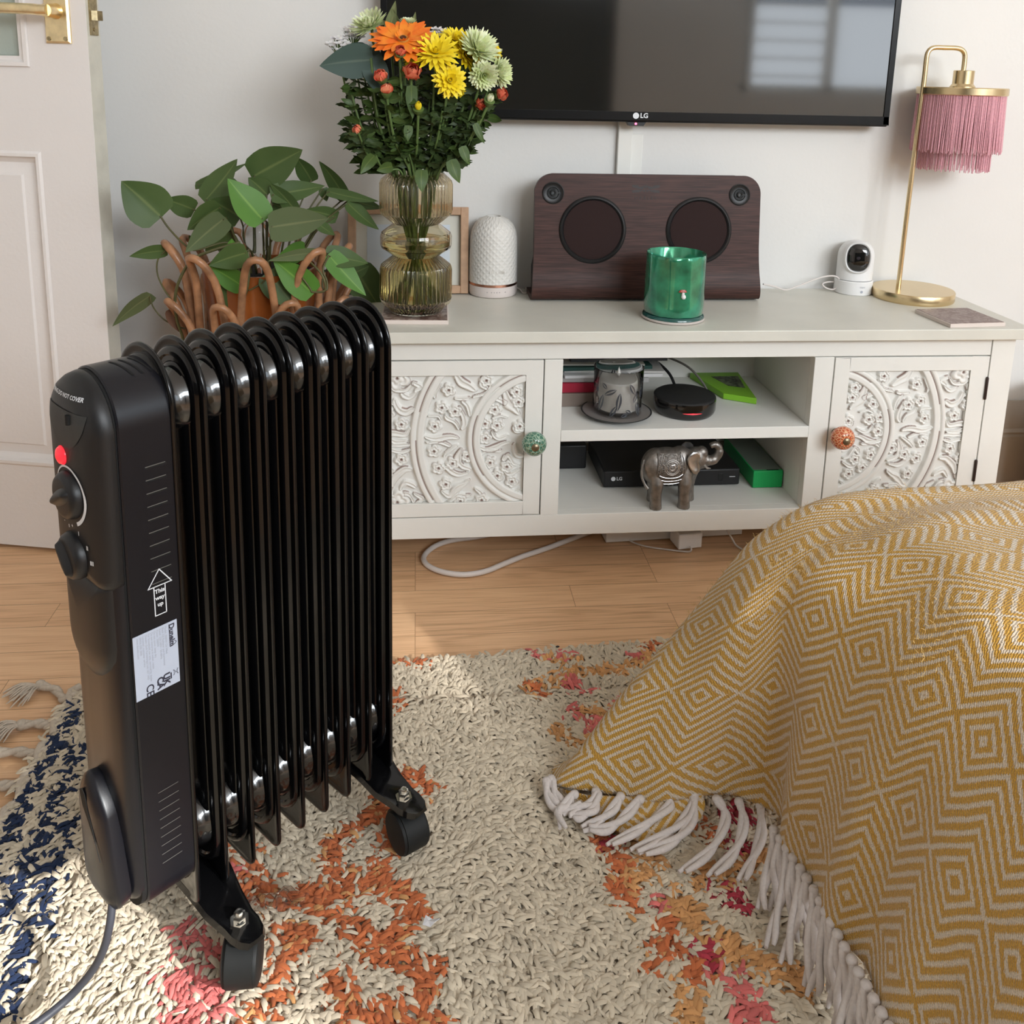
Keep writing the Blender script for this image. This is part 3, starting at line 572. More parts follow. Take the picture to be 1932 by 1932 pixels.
# ------------------------------------------------------------------ rug
RZ = .012
rug = thing('shag_rug', 'cream shaggy rug with rust, orange and pink marks under the black heater', 'rug', (.3, .6, 0))
ra, rb_ = Vector((-.466, 1.165)), Vector((.9, 1.245))
base_pts = [(-.468, 1.168), (.95, 1.250), (.95, .1), (-.45, .05)]
g = G(); g.rings([[(x, y, .001) for x, y in base_pts], [(x, y, RZ) for x, y in base_pts]]); obj('woven_backing', g, mat('rug_backing', (.56, .47, .36), .95, noise_amt=.2, nscale=200), rug)
def gp(pts, z=.025): return np.array([at(x, y, Z=z)[:2] for x, y in pts])
CREAM, RUST, ORNG, PINK, CRIM, NAVY = (.63, .54, .41), (.53, .155, .06), (.62, .32, .13), (.66, .17, .155), (.40, .045, .065), (.018, .03, .07)
LINES = [(RUST, .0125, [(466, 1657), (552, 1679), (625, 1669), (698, 1657), (758, 1679), (771, 1706), (746, 1730), (734, 1747), (685, 1779), (746, 1791), (807, 1808), (795, 1845), (746, 1869), (685, 1893), (650, 1932)]),
         (RUST, .0125, [(712, 1509), (650, 1545), (606, 1585), (612, 1620), (650, 1655), (735, 1672)]), (RUST, .011, [(700, 1500), (745, 1540), (712, 1612), (699, 1651)]), (RUST, .014, [(751, 1444), (795, 1478)]),
         (RUST, .012, [(576, 1699), (649, 1730), (685, 1770)]), (RUST, .012, [(610, 1838), (649, 1875), (698, 1895), (734, 1918), (830, 1908)]), (RUST, .012, [(520, 1728), (560, 1765), (515, 1800), (508, 1835), (515, 1855), (466, 1880), (458, 1905)]),
         (RUST, .011, [(380, 1500), (440, 1570), (500, 1640)]), (RUST, .009, [(745, 1243), (800, 1243)]), (RUST, .009, [(742, 1307), (760, 1310)]),
         (ORNG, .011, [(1000, 1290), (1050, 1276), (1095, 1262), (1144, 1262), (1190, 1255), (1230, 1225)]), (ORNG, .010, [(1040, 1360), (1068, 1380), (1105, 1388), (1140, 1370)]), (ORNG, .012, [(1040, 1235), (1085, 1240)]), (ORNG, .011, [(1097, 1322), (1150, 1335), (1190, 1290)]),
         (RUST, .014, [(1130, 1560), (1162, 1600), (1150, 1654), (1180, 1680)]), (ORNG, .013, [(1180, 1560), (1217, 1600), (1180, 1640)]), (ORNG, .018, [(1265, 1700), (1295, 1735)]), (RUST, .013, [(1245, 1740), (1255, 1775), (1225, 1810)]), (ORNG, .013, [(1300, 1640), (1360, 1635), (1420, 1600)]),
         (ORNG, .014, [(1360, 1775), (1400, 1795), (1450, 1815), (1500, 1830)]), (RUST, .013, [(1330, 1810), (1350, 1835)]), (ORNG, .013, [(1275, 1860), (1300, 1890), (1285, 1925)]), (RUST, .011, [(1230, 1500), (1290, 1530), (1340, 1560)]),
         (NAVY, .0085, [(150, 1325), (130, 1365), (105, 1408), (82, 1445), (60, 1495), (28, 1560), (0, 1605), (-40, 1680)]), (NAVY, .0085, [(165, 1395), (150, 1432), (126, 1468), (108, 1512), (80, 1570), (55, 1625), (30, 1690), (0, 1735), (-40, 1790)]),
         (NAVY, .0085, [(150, 1530), (125, 1590), (104, 1640), (88, 1690), (55, 1775), (25, 1850), (0, 1905), (-30, 1960)])]
SPOTS = [(PINK, .016, (361, 1741)), (PINK, .018, (360, 1795)), (PINK, .014, (415, 1770)), (PINK, .017, (350, 1838)), (PINK, .018, (397, 1832)), (PINK, .02, (325, 1890)), (PINK, .02, (372, 1893)), (PINK, .016, (309, 1930)), (PINK, .01, (433, 1659)), (PINK, .012, (432, 1617)),
         (PINK, .010, (1022, 1232)), (PINK, .012, (1058, 1232)), (PINK, .017, (1079, 1283)), (PINK, .013, (1170, 1307)), (PINK, .020, (1118, 1348)), (PINK, .010, (1074, 1325)), (RUST, .012, (1012, 1291)), (PINK, .011, (1206, 1232)), (RUST, .010, (1230, 1215)),
         (CRIM, .016, (1380, 1683)), (PINK, .012, (1224, 1687)), (CRIM, .015, (1325, 1788)), (PINK, .016, (1370, 1840)), (PINK, .014, (1434, 1897)), (PINK, .018, (1394, 1918)), (CRIM, .02, (1378, 1520)), (CRIM, .013, (1385, 1578)), (CRIM, .010, (1150, 1570)), (RUST, .013, (1282, 1828)), (CRIM, .010, (1338, 1680))]
def rug_color(P):
    n = len(P); j = P + rng.normal(0, .0028, P.shape)
    fld = np.sin(P[:, 0]*95+1)*np.sin(P[:, 1]*83)+.6*np.sin(P[:, 0]*210+P[:, 1]*170)
    col = np.tile(np.array(CREAM), (n, 1)); fac = rng.normal(1, .085, n)[:, None]
    col *= fac; col *= (1+.04*np.sin(P[:, :1]*9+P[:, 1:]*13))
    best = np.zeros(n)
    for c, w_, pts in LINES:
        q = gp(pts); d = np.full(n, 9.)
        for a, b in zip(q[:-1], q[1:]):
            e = b-a; t = np.clip(((j-a)@e)/(e@e), 0, 1); d = np.minimum(d, np.hypot(*(j-a-t[:, None]*e).T))
        m = d < w_*.98*(1+.22*fld) ; m &= rng.random(n) > .06
        cc = np.array(c)*rng.normal(1, .13, (m.sum(), 1)); 
        if c == RUST: k = rng.random(m.sum()) < .12; cc[k] = np.array(ORNG)
        col[m] = cc
    for c, r, p in SPOTS:
        q = gp([p])[0]; d = np.hypot(*(j-q).T); m = (d < r*.9*(1+.4*fld)) & (rng.random(n) > .08); col[m] = np.array(c)*rng.normal(1, .12, (m.sum(), 1))
    return np.clip(col, .004, .9)
def build_pile(xr, yr, step, length, width, name, label=None):
    xs, ys = np.meshgrid(np.arange(xr[0], xr[1], step), np.arange(yr[0], yr[1], step*.9)); P = np.stack([xs.ravel(), ys.ravel()], 1); P += rng.uniform(-step*.55, step*.55, P.shape)
    top = 1.168+(P[:, 0]+.468)*(.082/1.418); keep = (P[:, 1] < top-.004) & (P[:, 0] > -.464+ .004*np.sin(P[:, 1]*60)); P = P[keep]; n = len(P)
    ang = -.7+.6*np.sin(P[:, 0]*6+P[:, 1]*9)+.6*np.sin(P[:, 0]*17-P[:, 1]*13)+rng.normal(0, .5, n)
    near = P[:, 1] > 1.12; ang[near] = 1.57+rng.normal(0, .6, near.sum())
    lft = P[:, 0] < -.36; ang[lft] = -2.4+rng.normal(0, .7, lft.sum())
    L = length*rng.uniform(.65, 1.3, n); hgt = rng.uniform(.003, .0085, n); W = width*rng.uniform(.75, 1.25, n)
    D = np.stack([np.cos(ang), np.sin(ang)], 1); bend = rng.normal(0, .55, n)
    ringsV = []
    for k, (s, hz_, wv) in enumerate(((0, 0, .8), (.25, .85, 1.0), (.6, 1.0, 1.0), (.9, .72, .75), (1.0, .55, .15))):
        a2 = ang+bend*s; c = P+np.stack([np.cos(a2), np.sin(a2)], 1)*(L*s)[:, None]; z = RZ-.002+hgt*hz_
        S_ = np.stack([-np.sin(a2), np.cos(a2)], 1); w2 = (W*wv*.5)[:, None]
        ringsV.append(np.concatenate([c-S_*w2, z[:, None]], 1)); ringsV.append(np.concatenate([c, (z+W*wv*.42)[:, None]], 1)); ringsV.append(np.concatenate([c+S_*w2, z[:, None]], 1))
    V = np.stack(ringsV, 1); nv = V.shape[1]
    q = []
    for k in range(4):
        for m_ in range(2): a = k*3+m_; q.append((a, a+3, a+4, a+1))
    q = np.array(q); Fq = (np.arange(n)[:, None, None]*nv+q[None]).reshape(-1, 4)
    me = bpy.data.meshes.new(name); me.vertices.add(n*nv); me.vertices.foreach_set('co', (V.reshape(-1, 3)-np.array(rug.location)).astype(np.float32).ravel())
    me.loops.add(len(Fq)*4); me.loops.foreach_set('vertex_index', Fq.ravel().astype(np.int32)); me.polygons.add(len(Fq)); me.polygons.foreach_set('loop_start', np.arange(0, len(Fq)*4, 4, dtype=np.int32)); me.polygons.foreach_set('loop_total', np.full(len(Fq), 4, dtype=np.int32))
    me.polygons.foreach_set('use_smooth', np.ones(len(Fq), dtype=bool)); me.update(calc_edges=True)
    c = rug_color(P); cc = np.repeat(c[:, None], nv, 1); 
    at_ = me.color_attributes.new('dye', 'FLOAT_COLOR', 'POINT'); at_.data.foreach_set('color', np.concatenate([cc, np.ones((n, nv, 1))], 2).ravel().astype(np.float32))
    me.materials.append(m_pile); o = bpy.data.objects.new(name, me); COL.objects.link(o); o.parent = rug; o['kind'] = 'stuff'; return o
m_pile = mat('wool_pile', CREAM, .95, vcol='dye', sheen=.15, spec=.15)
build_pile((-.465, .95), (.42, 1.25), .0046, .0200, .0050, 'pile')
# end tassels on the left edge
m_warp = mat('cotton_warp', (.56, .48, .39), .95, noise_amt=.1, nscale=300)
for i in range(9):
    y = 1.155-.052*i; r_ = random.Random(i); g = G(); x0 = -.468; ln_ = .046+.010*r_.random()
    tip = Vector((x0-ln_, y+.01*r_.uniform(-1, 1)+(.03 if i == 0 else .0), .008))
    pa = smoothpath([(x0+.006, y, .014), (x0-.012, y+.002, .009), ((x0+tip.x)/2, (y+tip.y)/2+.004, .008), tip], 4)
    for ph in (0, PI): g.tube([p+Vector((0, .0028*math.cos(k*.9+ph), .0022*math.sin(k*.9+ph))) for k, p in enumerate(pa)], .0042, 7)
    g.lathe([(0, -.007), (.006, -.005), (.0075, 0), (.006, .005), (0, .007)], 10, tip, Matrix.Rotation(PI/2, 3, 'Y'))
    for k in range(34):
        a = PI-.55+r_.uniform(-.7, .7)+(-.3 if i == 0 else 0); L_ = r_.uniform(.028, .05); d = Vector((math.cos(a), math.sin(a)*-.9, 0))
        g.tube(smoothpath([tip, tip+d*L_*.5+Vector((0, 0, r_.uniform(.001, .008))), tip+d*L_+Vector((0, 0, r_.uniform(-.006, -.001)))], 3), [.0013]*6+[.0006], 4)
    g.tube([(x0+.004, y+.022, .013), (x0-.004, y+.012, .012), (x0-.003, y, .013), (x0+.004, y-.022, .013)], [.005, .006, .006, .005], 8)
    obj('end_tassel', g, m_warp, rug, smooth=60)

# ------------------------------------------------------------------ mustard woven throw
def throw_mat(name, tone=1):
    m = mat(name, (.5, .3, .06), .95, sheen=.35, spec=.1); nt = m.node_tree; b = nt.nodes['Principled BSDF']; N = nt.nodes.new; L = nt.links.new
    uv = N('ShaderNodeUVMap'); uv.uv_map = 'weave'
    def math_(op, a, b_=None, c_=None):
        x = N('ShaderNodeMath'); x.operation = op
        for i, q in enumerate((a, b_, c_)):
            if q is None: continue
            if isinstance(q, (int, float)): x.inputs[i].default_value = q
            else: L(q, x.inputs[i])
        return x.outputs[0]
    nz = N('ShaderNodeTexNoise'); nz.inputs['Scale'].default_value = 260; nz.inputs['Detail'].default_value = 2; L(uv.outputs[0], nz.inputs['Vector'])
    nz3 = N('ShaderNodeTexNoise'); nz3.inputs['Scale'].default_value = 14; L(uv.outputs[0], nz3.inputs['Vector'])
    s = N('ShaderNodeSeparateXYZ'); L(uv.outputs[0], s.inputs[0])
    u = math_('MULTIPLY_ADD', nz.outputs['Fac'], .0022, s.outputs['X']); u = math_('MULTIPLY_ADD', nz3.outputs['Fac'], .010, u); v = math_('ADD', math_('MULTIPLY_ADD', nz.outputs['Fac'], .0022, s.outputs['Y']), .0575)
    PU_, PV = .070, .205
    fu = math_('MULTIPLY', math_('ABSOLUTE', math_('SUBTRACT', math_('FRACT', math_('DIVIDE', u, PU_)), .5)), PU_)       # 0..PU/2
    fv = math_('MULTIPLY', math_('ABSOLUTE', math_('SUBTRACT', math_('FRACT', math_('DIVIDE', v, PV)), .5)), PV)
    f = math_('ADD', fu, fv)
    st = math_('SINE', math_('MULTIPLY', f, 2*PI/.0125))
    # twill threads: fine diagonal hatching eats the edges of the pale lines
    tw = math_('SINE', math_('MULTIPLY', math_('ADD', math_('MULTIPLY', u, 1.0), math_('MULTIPLY', v, .55)), 2*PI/.0024))
    mixv = math_('MULTIPLY_ADD', tw, .42, st)
    mixv = math_('MULTIPLY_ADD', math_('SUBTRACT', nz.outputs['Fac'], .5), .9, mixv)
    fac = N('ShaderNodeMapRange'); fac.inputs['From Min'].default_value = .02; fac.inputs['From Max'].default_value = .42; L(mixv, fac.inputs['Value'])
    mx = N('ShaderNodeMixRGB'); L(fac.outputs[0], mx.inputs['Fac']); mx.inputs['Color1'].default_value = (.56*tone, .31*tone, .055*tone, 1); mx.inputs['Color2'].default_value = (.69*tone, .58*tone, .45*tone, 1)
    n2 = N('ShaderNodeTexNoise'); n2.inputs['Scale'].default_value = 900; n2.inputs['Detail'].default_value = 2; L(uv.outputs[0], n2.inputs['Vector'])
    mr = N('ShaderNodeMapRange'); mr.inputs['To Min'].default_value = .72; mr.inputs['To Max'].default_value = 1.25; mr.inputs['From Min'].default_value = .3; mr.inputs['From Max'].default_value = .7; L(n2.outputs['Fac'], mr.inputs['Value'])
    vm = N('ShaderNodeVectorMath'); vm.operation = 'SCALE'; L(mx.outputs[0], vm.inputs[0]); L(mr.outputs[0], vm.inputs['Scale']); L(vm.outputs[0], b.inputs['Base Color'])
    bh = math_('MULTIPLY_ADD', tw, .35, math_('MULTIPLY_ADD', n2.outputs['Fac'], 1.2, fac.outputs[0]))
    bp = N('ShaderNodeBump'); bp.inputs['Strength'].default_value = .55; bp.inputs['Distance'].default_value = .0016; L(bh, bp.inputs['Height']); L(bp.outputs[0], b.inputs['Normal'])
    return m
m_throw = throw_mat('mustard_diamond_weave')
BC = {'A': [(1033, 1470, .03), (1120, 1362, .09), (1250, 1212, .19), (1365, 1080, .285), (1440, 1003, .34), (1530, 953, .375), (1680, 925, .40), (1932, 912, .41)],
      'B': [(1185, 1507, .035), (1240, 1390, .11), (1320, 1260, .20), (1400, 1140, .29), (1465, 1050, .345), (1560, 985, .38), (1710, 950, .405), (1932, 940, .415)],
      'C': [(1330, 1505, .045), (1360, 1400, .12), (1400, 1280, .21), (1445, 1160, .29), (1500, 1075, .345), (1590, 1010, .38), (1740, 975, .41), (1960, 965, .42)],
      'D': [(1440, 1525, .06), (1452, 1400, .14), (1470, 1270, .225), (1495, 1160, .3), (1545, 1085, .35), (1630, 1030, .385), (1770, 1000, .41), (2000, 990, .42)],
      'E': [(1500, 1620, .07), (1525, 1480, .15), (1560, 1340, .235), (1600, 1220, .305), (1650, 1135, .355), (1730, 1075, .39), (1860, 1050, .415), (2100, 1040, .42)],
      'F': [(1567, 1752, .08), (1605, 1600, .16), (1650, 1440, .24), (1705, 1310, .31), (1765, 1215, .36), (1850, 1150, .395), (1990, 1120, .415), (2250, 1110, .42)],
      'G': [(1665, 1915, .09), (1715, 1730, .17), (1780, 1550, .25), (1850, 1410, .315), (1920, 1310, .36), (2020, 1240, .395), (2170, 1210, .415), (2450, 1200, .42)]}
cols = [[at(x, y, Z=z) for x, y, z in BC[k]] for k in 'ABCDEFG']
for dy in (.11, .24, .40): cols.append([p+Vector((.004, -dy, 0)) for p in cols[6]])
for c in cols: c.append(Vector((c[-1].x+.16, c[-1].y+.0, .425))); c.append(Vector((c[-1].x+.25, c[-1].y, .425)))
bk = []
for j, off in enumerate(((.03, .03, -.02), (.035, .03, -.05), (.04, .04, -.06), (.04, .045, -.075), (.03, .05, -.09), (.015, .05, -.10), (0, .055, -.11), (0, .055, -.12), (0, .055, -.12), (0, .055, -.12))):
    p = cols[0][j]+Vector(off); p.z = max(p.z, .02); bk.append(p)
bk2 = [Vector((p.x+.03, p.y+.02, .018)) for p in bk]
cols = [bk2, bk]+cols
NS = 10
colsS = [smoothpath(c, NS) for c in cols]
rows = list(zip(*colsS)); rowsS = [smoothpath(r, NS) for r in rows]
grid_ = rowsS      # grid_[v][u]
nv_, nu_ = len(grid_), len(grid_[0])
def make_throw():
    V = []
    for i in range(nv_):
        for j in range(nu_):
            p = grid_[i][j].copy(); s = i/NS
            hem = max(0, 1-s/2.5)
            p += Vector((-.006*math.sin(j*.55+1)*hem - .004*math.sin(j*.23+i*.05), -.004*math.sin(j*.4)*hem, .002*math.sin(i*.31+j*.17)))
            V.append(p)
    return V
TV = make_throw()
uvx = np.zeros((nv_, nu_)); uvy = np.zeros((nv_, nu_)); ref = 2*NS
for i in range(nv_):
    for j in range(1, nu_): uvx[i, j] = uvx[i, j-1]+(TV[i*nu_+j]-TV[i*nu_+j-1]).length
    uvx[i] -= uvx[i, 5*NS]
ux = uvx[int(2.2*NS)].copy()
for i in range(nv_): k_ = .75; uvx[i] = (1-k_)*uvx[i]+k_*ux
for j in range(nu_):
    for i in range(1, nv_): uvy[i, j] = uvy[i-1, j]+(TV[i*nu_+j]-TV[(i-1)*nu_+j]).length
g = G(); g.v = [tuple(p) for p in TV]; g.f = [(i*nu_+j, i*nu_+j+1, (i+1)*nu_+j+1, (i+1)*nu_+j) for i in range(nv_-1) for j in range(nu_-1)]; g.mi = [0]*len(g.f)
thr = thing('woven_throw', 'mustard and cream diamond weave throw with white fringe, draped at the right', 'blanket', (.45, .75, 0))
to = obj('draped_cloth', g, m_throw, thr, smooth=180, recalc=False)
uvl = to.data.uv_layers.new(name='weave'); li = np.zeros(len(to.data.loops), dtype=np.int32); to.data.loops.foreach_get('vertex_index', li)
uvl.data.foreach_set('uv', np.stack([uvx.ravel()[li], uvy.ravel()[li]], 1).astype(np.float32).ravel())
sd = to.modifiers.new('thickness', 'SOLIDIFY'); sd.thickness = .003; sd.offset = -1
# folded-under corner below the hem
fo = [[at(1036, 1478, Z=.022), at(1052, 1492, Z=.018), at(1090, 1525, Z=.016)], [at(1110, 1500, Z=.03), at(1125, 1520, Z=.026), at(1150, 1562, Z=.022)], [at(1190, 1505, Z=.035), at(1205, 1550, Z=.028), at(1215, 1592, Z=.022)], [at(1265, 1502, Z=.04), at(1275, 1540, Z=.032), at(1262, 1590, Z=.022)], [at(1325, 1500, Z=.045), at(1330, 1520, Z=.04), at(1318, 1545, Z=.03)]]
fs = [smoothpath(c, 6) for c in fo]; fr = [smoothpath(r, 6) for r in zip(*fs)]; g = G(); g.grid(fr)
f2 = obj('folded_corner', g, m_throw, thr, smooth=180, recalc=False); ul = f2.data.uv_layers.new(name='weave')
for lp_ in f2.data.loops:
    co = f2.data.vertices[lp_.vertex_index].co; ul.data[lp_.index].uv = (co.x*1.1+.02, co.y*1.1+.03)
f2.modifiers.new('thickness', 'SOLIDIFY').thickness = .003
# fringe
m_fringe = mat('white_wool_fringe', (.66, .6, .57), .95, sheen=.2, noise_amt=.06, nscale=400)
def tassel(pts, r0=.0036, seed=0):
    R_ = random.Random(seed); g = G(); P = smoothpath([at(x, y, Z=z) for x, y, z in pts], 5); n = len(P)
    for k in range(2):
        ph = k*PI+R_.random(); fl_ = R_.uniform(.001, .003)
        q = [p+Vector((math.cos(ph+i*.35), math.sin(ph+i*.35), .5*math.sin(i*.5+ph)))*(.0022+fl_*(i/n)) for i, p in enumerate(P)]
        g.tube(q, [r0*.75]+[r0*(1.0 if i < n*.75 else 1-.6*(i-n*.75)/(n*.25)) for i in range(1, n)], 8)
    g.lathe([(0, -.004), (.0045, -.003), (.0055, 0), (.0045, .003), (0, .004)], 10, P[0]); return g
TS = [[(1031, 1474, .034), (1036, 1500, .03), (1050, 1522, .028), (1075, 1528, .03)], [(1040, 1470, .034), (1048, 1498, .03), (1066, 1522, .03), (1090, 1512, .034)],
      [(1084, 1499, .036), (1068, 1518, .033), (1052, 1530, .03), (1060, 1565, .028)], [(1124, 1494, .036), (1118, 1515, .034), (1090, 1527, .032), (1068, 1538, .03)], [(1128, 1500, .036), (1122, 1525, .034), (1100, 1540, .032), (1078, 1540, .03)],
      [(1171, 1503, .038), (1155, 1528, .034), (1130, 1552, .03), (1105, 1558, .028)], [(1208, 1508, .04), (1185, 1535, .035), (1150, 1562, .03), (1106, 1568, .028)], [(1262, 1502, .042), (1262, 1522, .038), (1215, 1560, .033), (1150, 1593, .03)],
      [(1308, 1495, .046), (1303, 1530, .038), (1265, 1570, .032), (1195, 1605, .03)], [(1310, 1499, .046), (1308, 1540, .038), (1275, 1585, .032), (1212, 1612, .03)], [(1352, 1508, .05), (1370, 1540, .042), (1345, 1600, .034), (1287, 1645, .03)],
      [(1394, 1513, .055), (1403, 1550, .045), (1390, 1605, .035), (1342, 1650, .03)], [(1434, 1520, .058), (1437, 1570, .045), (1422, 1620, .035), (1398, 1660, .03)]]
for i, pts in enumerate(TS): obj('fringe_tassel', tassel(pts, .0038, i), m_fringe, thr, smooth=60)
hemr = [(1460, 1566), (1472, 1584), (1484, 1602), (1496, 1620), (1510, 1640), (1522, 1658), (1536, 1680), (1548, 1702), (1558, 1722), (1568, 1742), (1580, 1764), (1593, 1788), (1607, 1812), (1620, 1836), (1634, 1860), (1648, 1886), (1663, 1912), (1678, 1940), (1700, 1975)]
for i, (x, y) in enumerate(hemr):
    R_ = random.Random(i+50); z = .07+.002*i; L_ = 150+R_.uniform(-35, 35); dx_ = -14+R_.uniform(-20, 20)
    obj('fringe_tassel', tassel([(x, y, z), (x-4+R_.uniform(-5, 5), y+L_*.35, z-.015), (x+dx_*.6+R_.uniform(-6, 6), y+L_*.7, max(.038, z-.035)), (x+dx_, y+L_, .028)], .0036, i+60), m_fringe, thr, smooth=60)
# loose fibres standing off the cloth
def fuzz(n=9000):
    V = []; 
    for k in range(n):
        i = random.randint(0, nv_-3*NS); j = random.randint(2*NS, nu_-2*NS); a = grid_[i][j]; p = Vector(a)+Vector((random.uniform(-.006, .006), random.uniform(-.006, .006), random.uniform(-.004, .004)))
        nrm = (grid_[min(i+1, nv_-1)][j]-grid_[i][j]).cross(grid_[i][min(j+1, nu_-1)]-grid_[i][j])
        if nrm.length < 1e-9: continue
        nrm.normalize(); nrm = nrm if nrm.dot(Vector((-.3, -1, .6))) > 0 else -nrm
        d = (nrm*random.uniform(.3, 1)+Vector((random.uniform(-1, 1), random.uniform(-1, 1), random.uniform(-1, 1)))*.9).normalized()*random.uniform(.003, .008)
        s_ = d.cross(Vector((0, 1, 0))).normalized()*.00018; V.append((a, d, s_))
    g = G()
    for a, d, s_ in V: g.add([a-s_, a+s_, a+d*.6+s_*.8+Vector((0, 0, .0005)), a+d+Vector((0, 0, -.0008)), a+d*.6-s_*.8+Vector((0, 0, .0005))], [(0, 1, 2, 4), (4, 2, 3)])
    return g
obj('wool_fuzz', fuzz(), mat('fuzz_wool', (.62, .42, .16), .95, sheen=.3), thr, kind='stuff', recalc=False)

# ------------------------------------------------------------------ things on the cabinet top
def coaster(name, corners, z0, z1, label, m_edge, m_face, grp=None):
    t = thing(name, label, 'coaster', (corners[0][0], corners[0][1], z0), 0, grp)
    obj('base', G().rings([[(x, y, z) for x, y in corners] for z in (z0, z1)]), m_edge, t, bevel=.0008)
    cx = sum(c[0] for c in corners)/4; cy = sum(c[1] for c in corners)/4
    obj('patterned_face', G().rings([[(cx+(x-cx)*.965, cy+(y-cy)*.965, z) for x, y in corners] for z in (z1, z1+.0006)]), m_face, t); return t
def pattern_mat(name, c1, c2, sc, rough=.4):
    m = mat(name, c1, rough); nt = m.node_tree; b = nt.nodes['Principled BSDF']; tc = nt.nodes.new('ShaderNodeTexCoord'); n = nt.nodes.new('ShaderNodeTexNoise'); n.inputs['Scale'].default_value = sc; n.inputs['Detail'].default_value = 6; n.inputs['Distortion'].default_value = 1.5
    nt.links.new(tc.outputs['Object'], n.inputs['Vector']); cr = nt.nodes.new('ShaderNodeValToRGB'); cr.color_ramp.elements[0].position = .4; cr.color_ramp.elements[1].position = .62; cr.color_ramp.elements[0].color = (*c1, 1); cr.color_ramp.elements[1].color = (*c2, 1)
    nt.links.new(n.outputs['Fac'], cr.inputs[0]); nt.links.new(cr.outputs[0], b.inputs['Base Color']); return m
m_cork = mat('coaster_white_edge', (.72, .62, .56), .6)
coaster('square_coaster', [(-.0585, 1.479), (.0541, 1.474), (.057, 1.585), (-.056, 1.589)], ZT, ZT+.0072, 'square coaster with dark marbled top under the ribbed glass vase', m_cork, pattern_mat('marbled_brown', (.13, .07, .055), (.42, .33, .28), 60))
coaster('square_coaster', [(.9215, 1.4375), (1.0285, 1.4455), (1.021, 1.548), (.914, 1.54)], ZT, ZT+.0072, 'square coaster with brown print lying at the right end of the cabinet top', m_cork, pattern_mat('brown_print', (.2, .13, .115), (.33, .25, .225), 90))

# vase
VX, VY, VZ = .0, 1.532, ZT+.0078
m_vase = glass('amber_ribbed_glass', (.90, .82, .66), .03, 1.42)
vp = [(.0, .0), (.036, .0), (.044, .003), (.050, .012), (.0585, .018), (.0605, .026), (.0605, .076), (.0585, .083), (.038, .0995), (.0585, .1135), (.0605, .119), (.0605, .133), (.0585, .139), (.0385, .1545), (.0585, .1715), (.0605, .178), (.0605, .222), (.0585, .228), (.047, .2395), (.0465, .2405)]
inn = [(.0445, .2395), (.0555, .2265), (.0578, .221), (.0578, .179), (.0555, .172), (.0355, .1545), (.0555, .1385), (.0578, .133), (.0578, .119), (.0555, .114), (.0352, .0995), (.0555, .0825), (.0578, .076), (.0578, .027), (.054, .021), (.036, .006), (0, .006)]
vase = thing('glass_vase', 'tall ribbed amber glass vase of stacked rounds holding a bouquet', 'vase', (VX, VY, VZ))
def ribbed(prof, n=180):
    v = []; f = []; m = len(prof)
    for i, (r, z) in enumerate(prof):
        rib = 1 if (.018 < z < .095 or .157 < z < .232) and r > .04 else .3 if (z < .095 or z > .157) and r > .03 else 0
        for k in range(n):
            th = 2*PI*k/n; q = r+.0011*rib*(math.cos(th*45)); v.append((VX+q*math.cos(th), VY+q*math.sin(th), VZ+z))
    for i in range(m-1):
        for k in range(n): f.append((i*n+k, i*n+(k+1) % n, (i+1)*n+(k+1) % n, (i+1)*n+k))
    return v, f
outer = []
for a, b in zip(vp[:-1], vp[1:]):
    outer.append(a)
    if abs(a[1]-b[1]) > .01: outer += [(a[0]+(b[0]-a[0])*t, a[1]+(b[1]-a[1])*t) for t in (.33, .66)]
outer.append(vp[-1]); g = G(); v, f = ribbed(outer+inn, 270); g.add(v, f); obj('vase_glass', g, m_vase, vase, smooth=24)
m_water = glass('vase_water', (.80, .80, .52), 0, 1.33)
g = G(); g.lathe([(0, .0065), (.034, .0065), (.053, .021), (.0570, .027), (.0570, .076), (.0547, .0825), (.0345, .0995), (.0547, .114), (.0570, .119), (.0570, .126), (0, .126)], 64, (VX, VY, VZ)); obj('water', g, m_water, vase, smooth=70)

# white aroma diffuser
df = thing('aroma_diffuser', 'white domed ceramic aroma diffuser with copper band beside the brown speaker', 'diffuser', (.1465, 1.70, ZT))
dc = (.1465, 1.695, ZT)
def dome_bump(name, col, u, v_):
    m = mat(name, col, .45, sub=.0); nt = m.node_tree; b = nt.nodes['Principled BSDF']; N = nt.nodes.new; L = nt.links.new
    tc = N('ShaderNodeTexCoord'); s = N('ShaderNodeSeparateXYZ'); L(tc.outputs['Object'], s.inputs[0])
    at2 = N('ShaderNodeMath'); at2.operation = 'ARCTAN2'; L(s.outputs['Y'], at2.inputs[0]); L(s.outputs['X'], at2.inputs[1])
    def lin(sg):
        a = N('ShaderNodeMath'); a.operation = 'MULTIPLY'; L(at2.outputs[0], a.inputs[0]); a.inputs[1].default_value = sg*u
        c = N('ShaderNodeMath'); c.operation = 'MULTIPLY_ADD'; L(s.outputs['Z'], c.inputs[0]); c.inputs[1].default_value = v_; L(a.outputs[0], c.inputs[2])
        d = N('ShaderNodeMath'); d.operation = 'SINE'; L(c.outputs[0], d.inputs[0]); return d
    a, c = lin(1), lin(-1); mx = N('ShaderNodeMath'); mx.operation = 'MAXIMUM'; L(a.outputs[0], mx.inputs[0]); L(c.outputs[0], mx.inputs[1])
    bp = N('ShaderNodeBump'); bp.inputs['Strength'].default_value = .35; bp.inputs['Distance'].default_value = .0012; L(mx.outputs[0], bp.inputs['Height']); L(bp.outputs[0], b.inputs['Normal']); return m
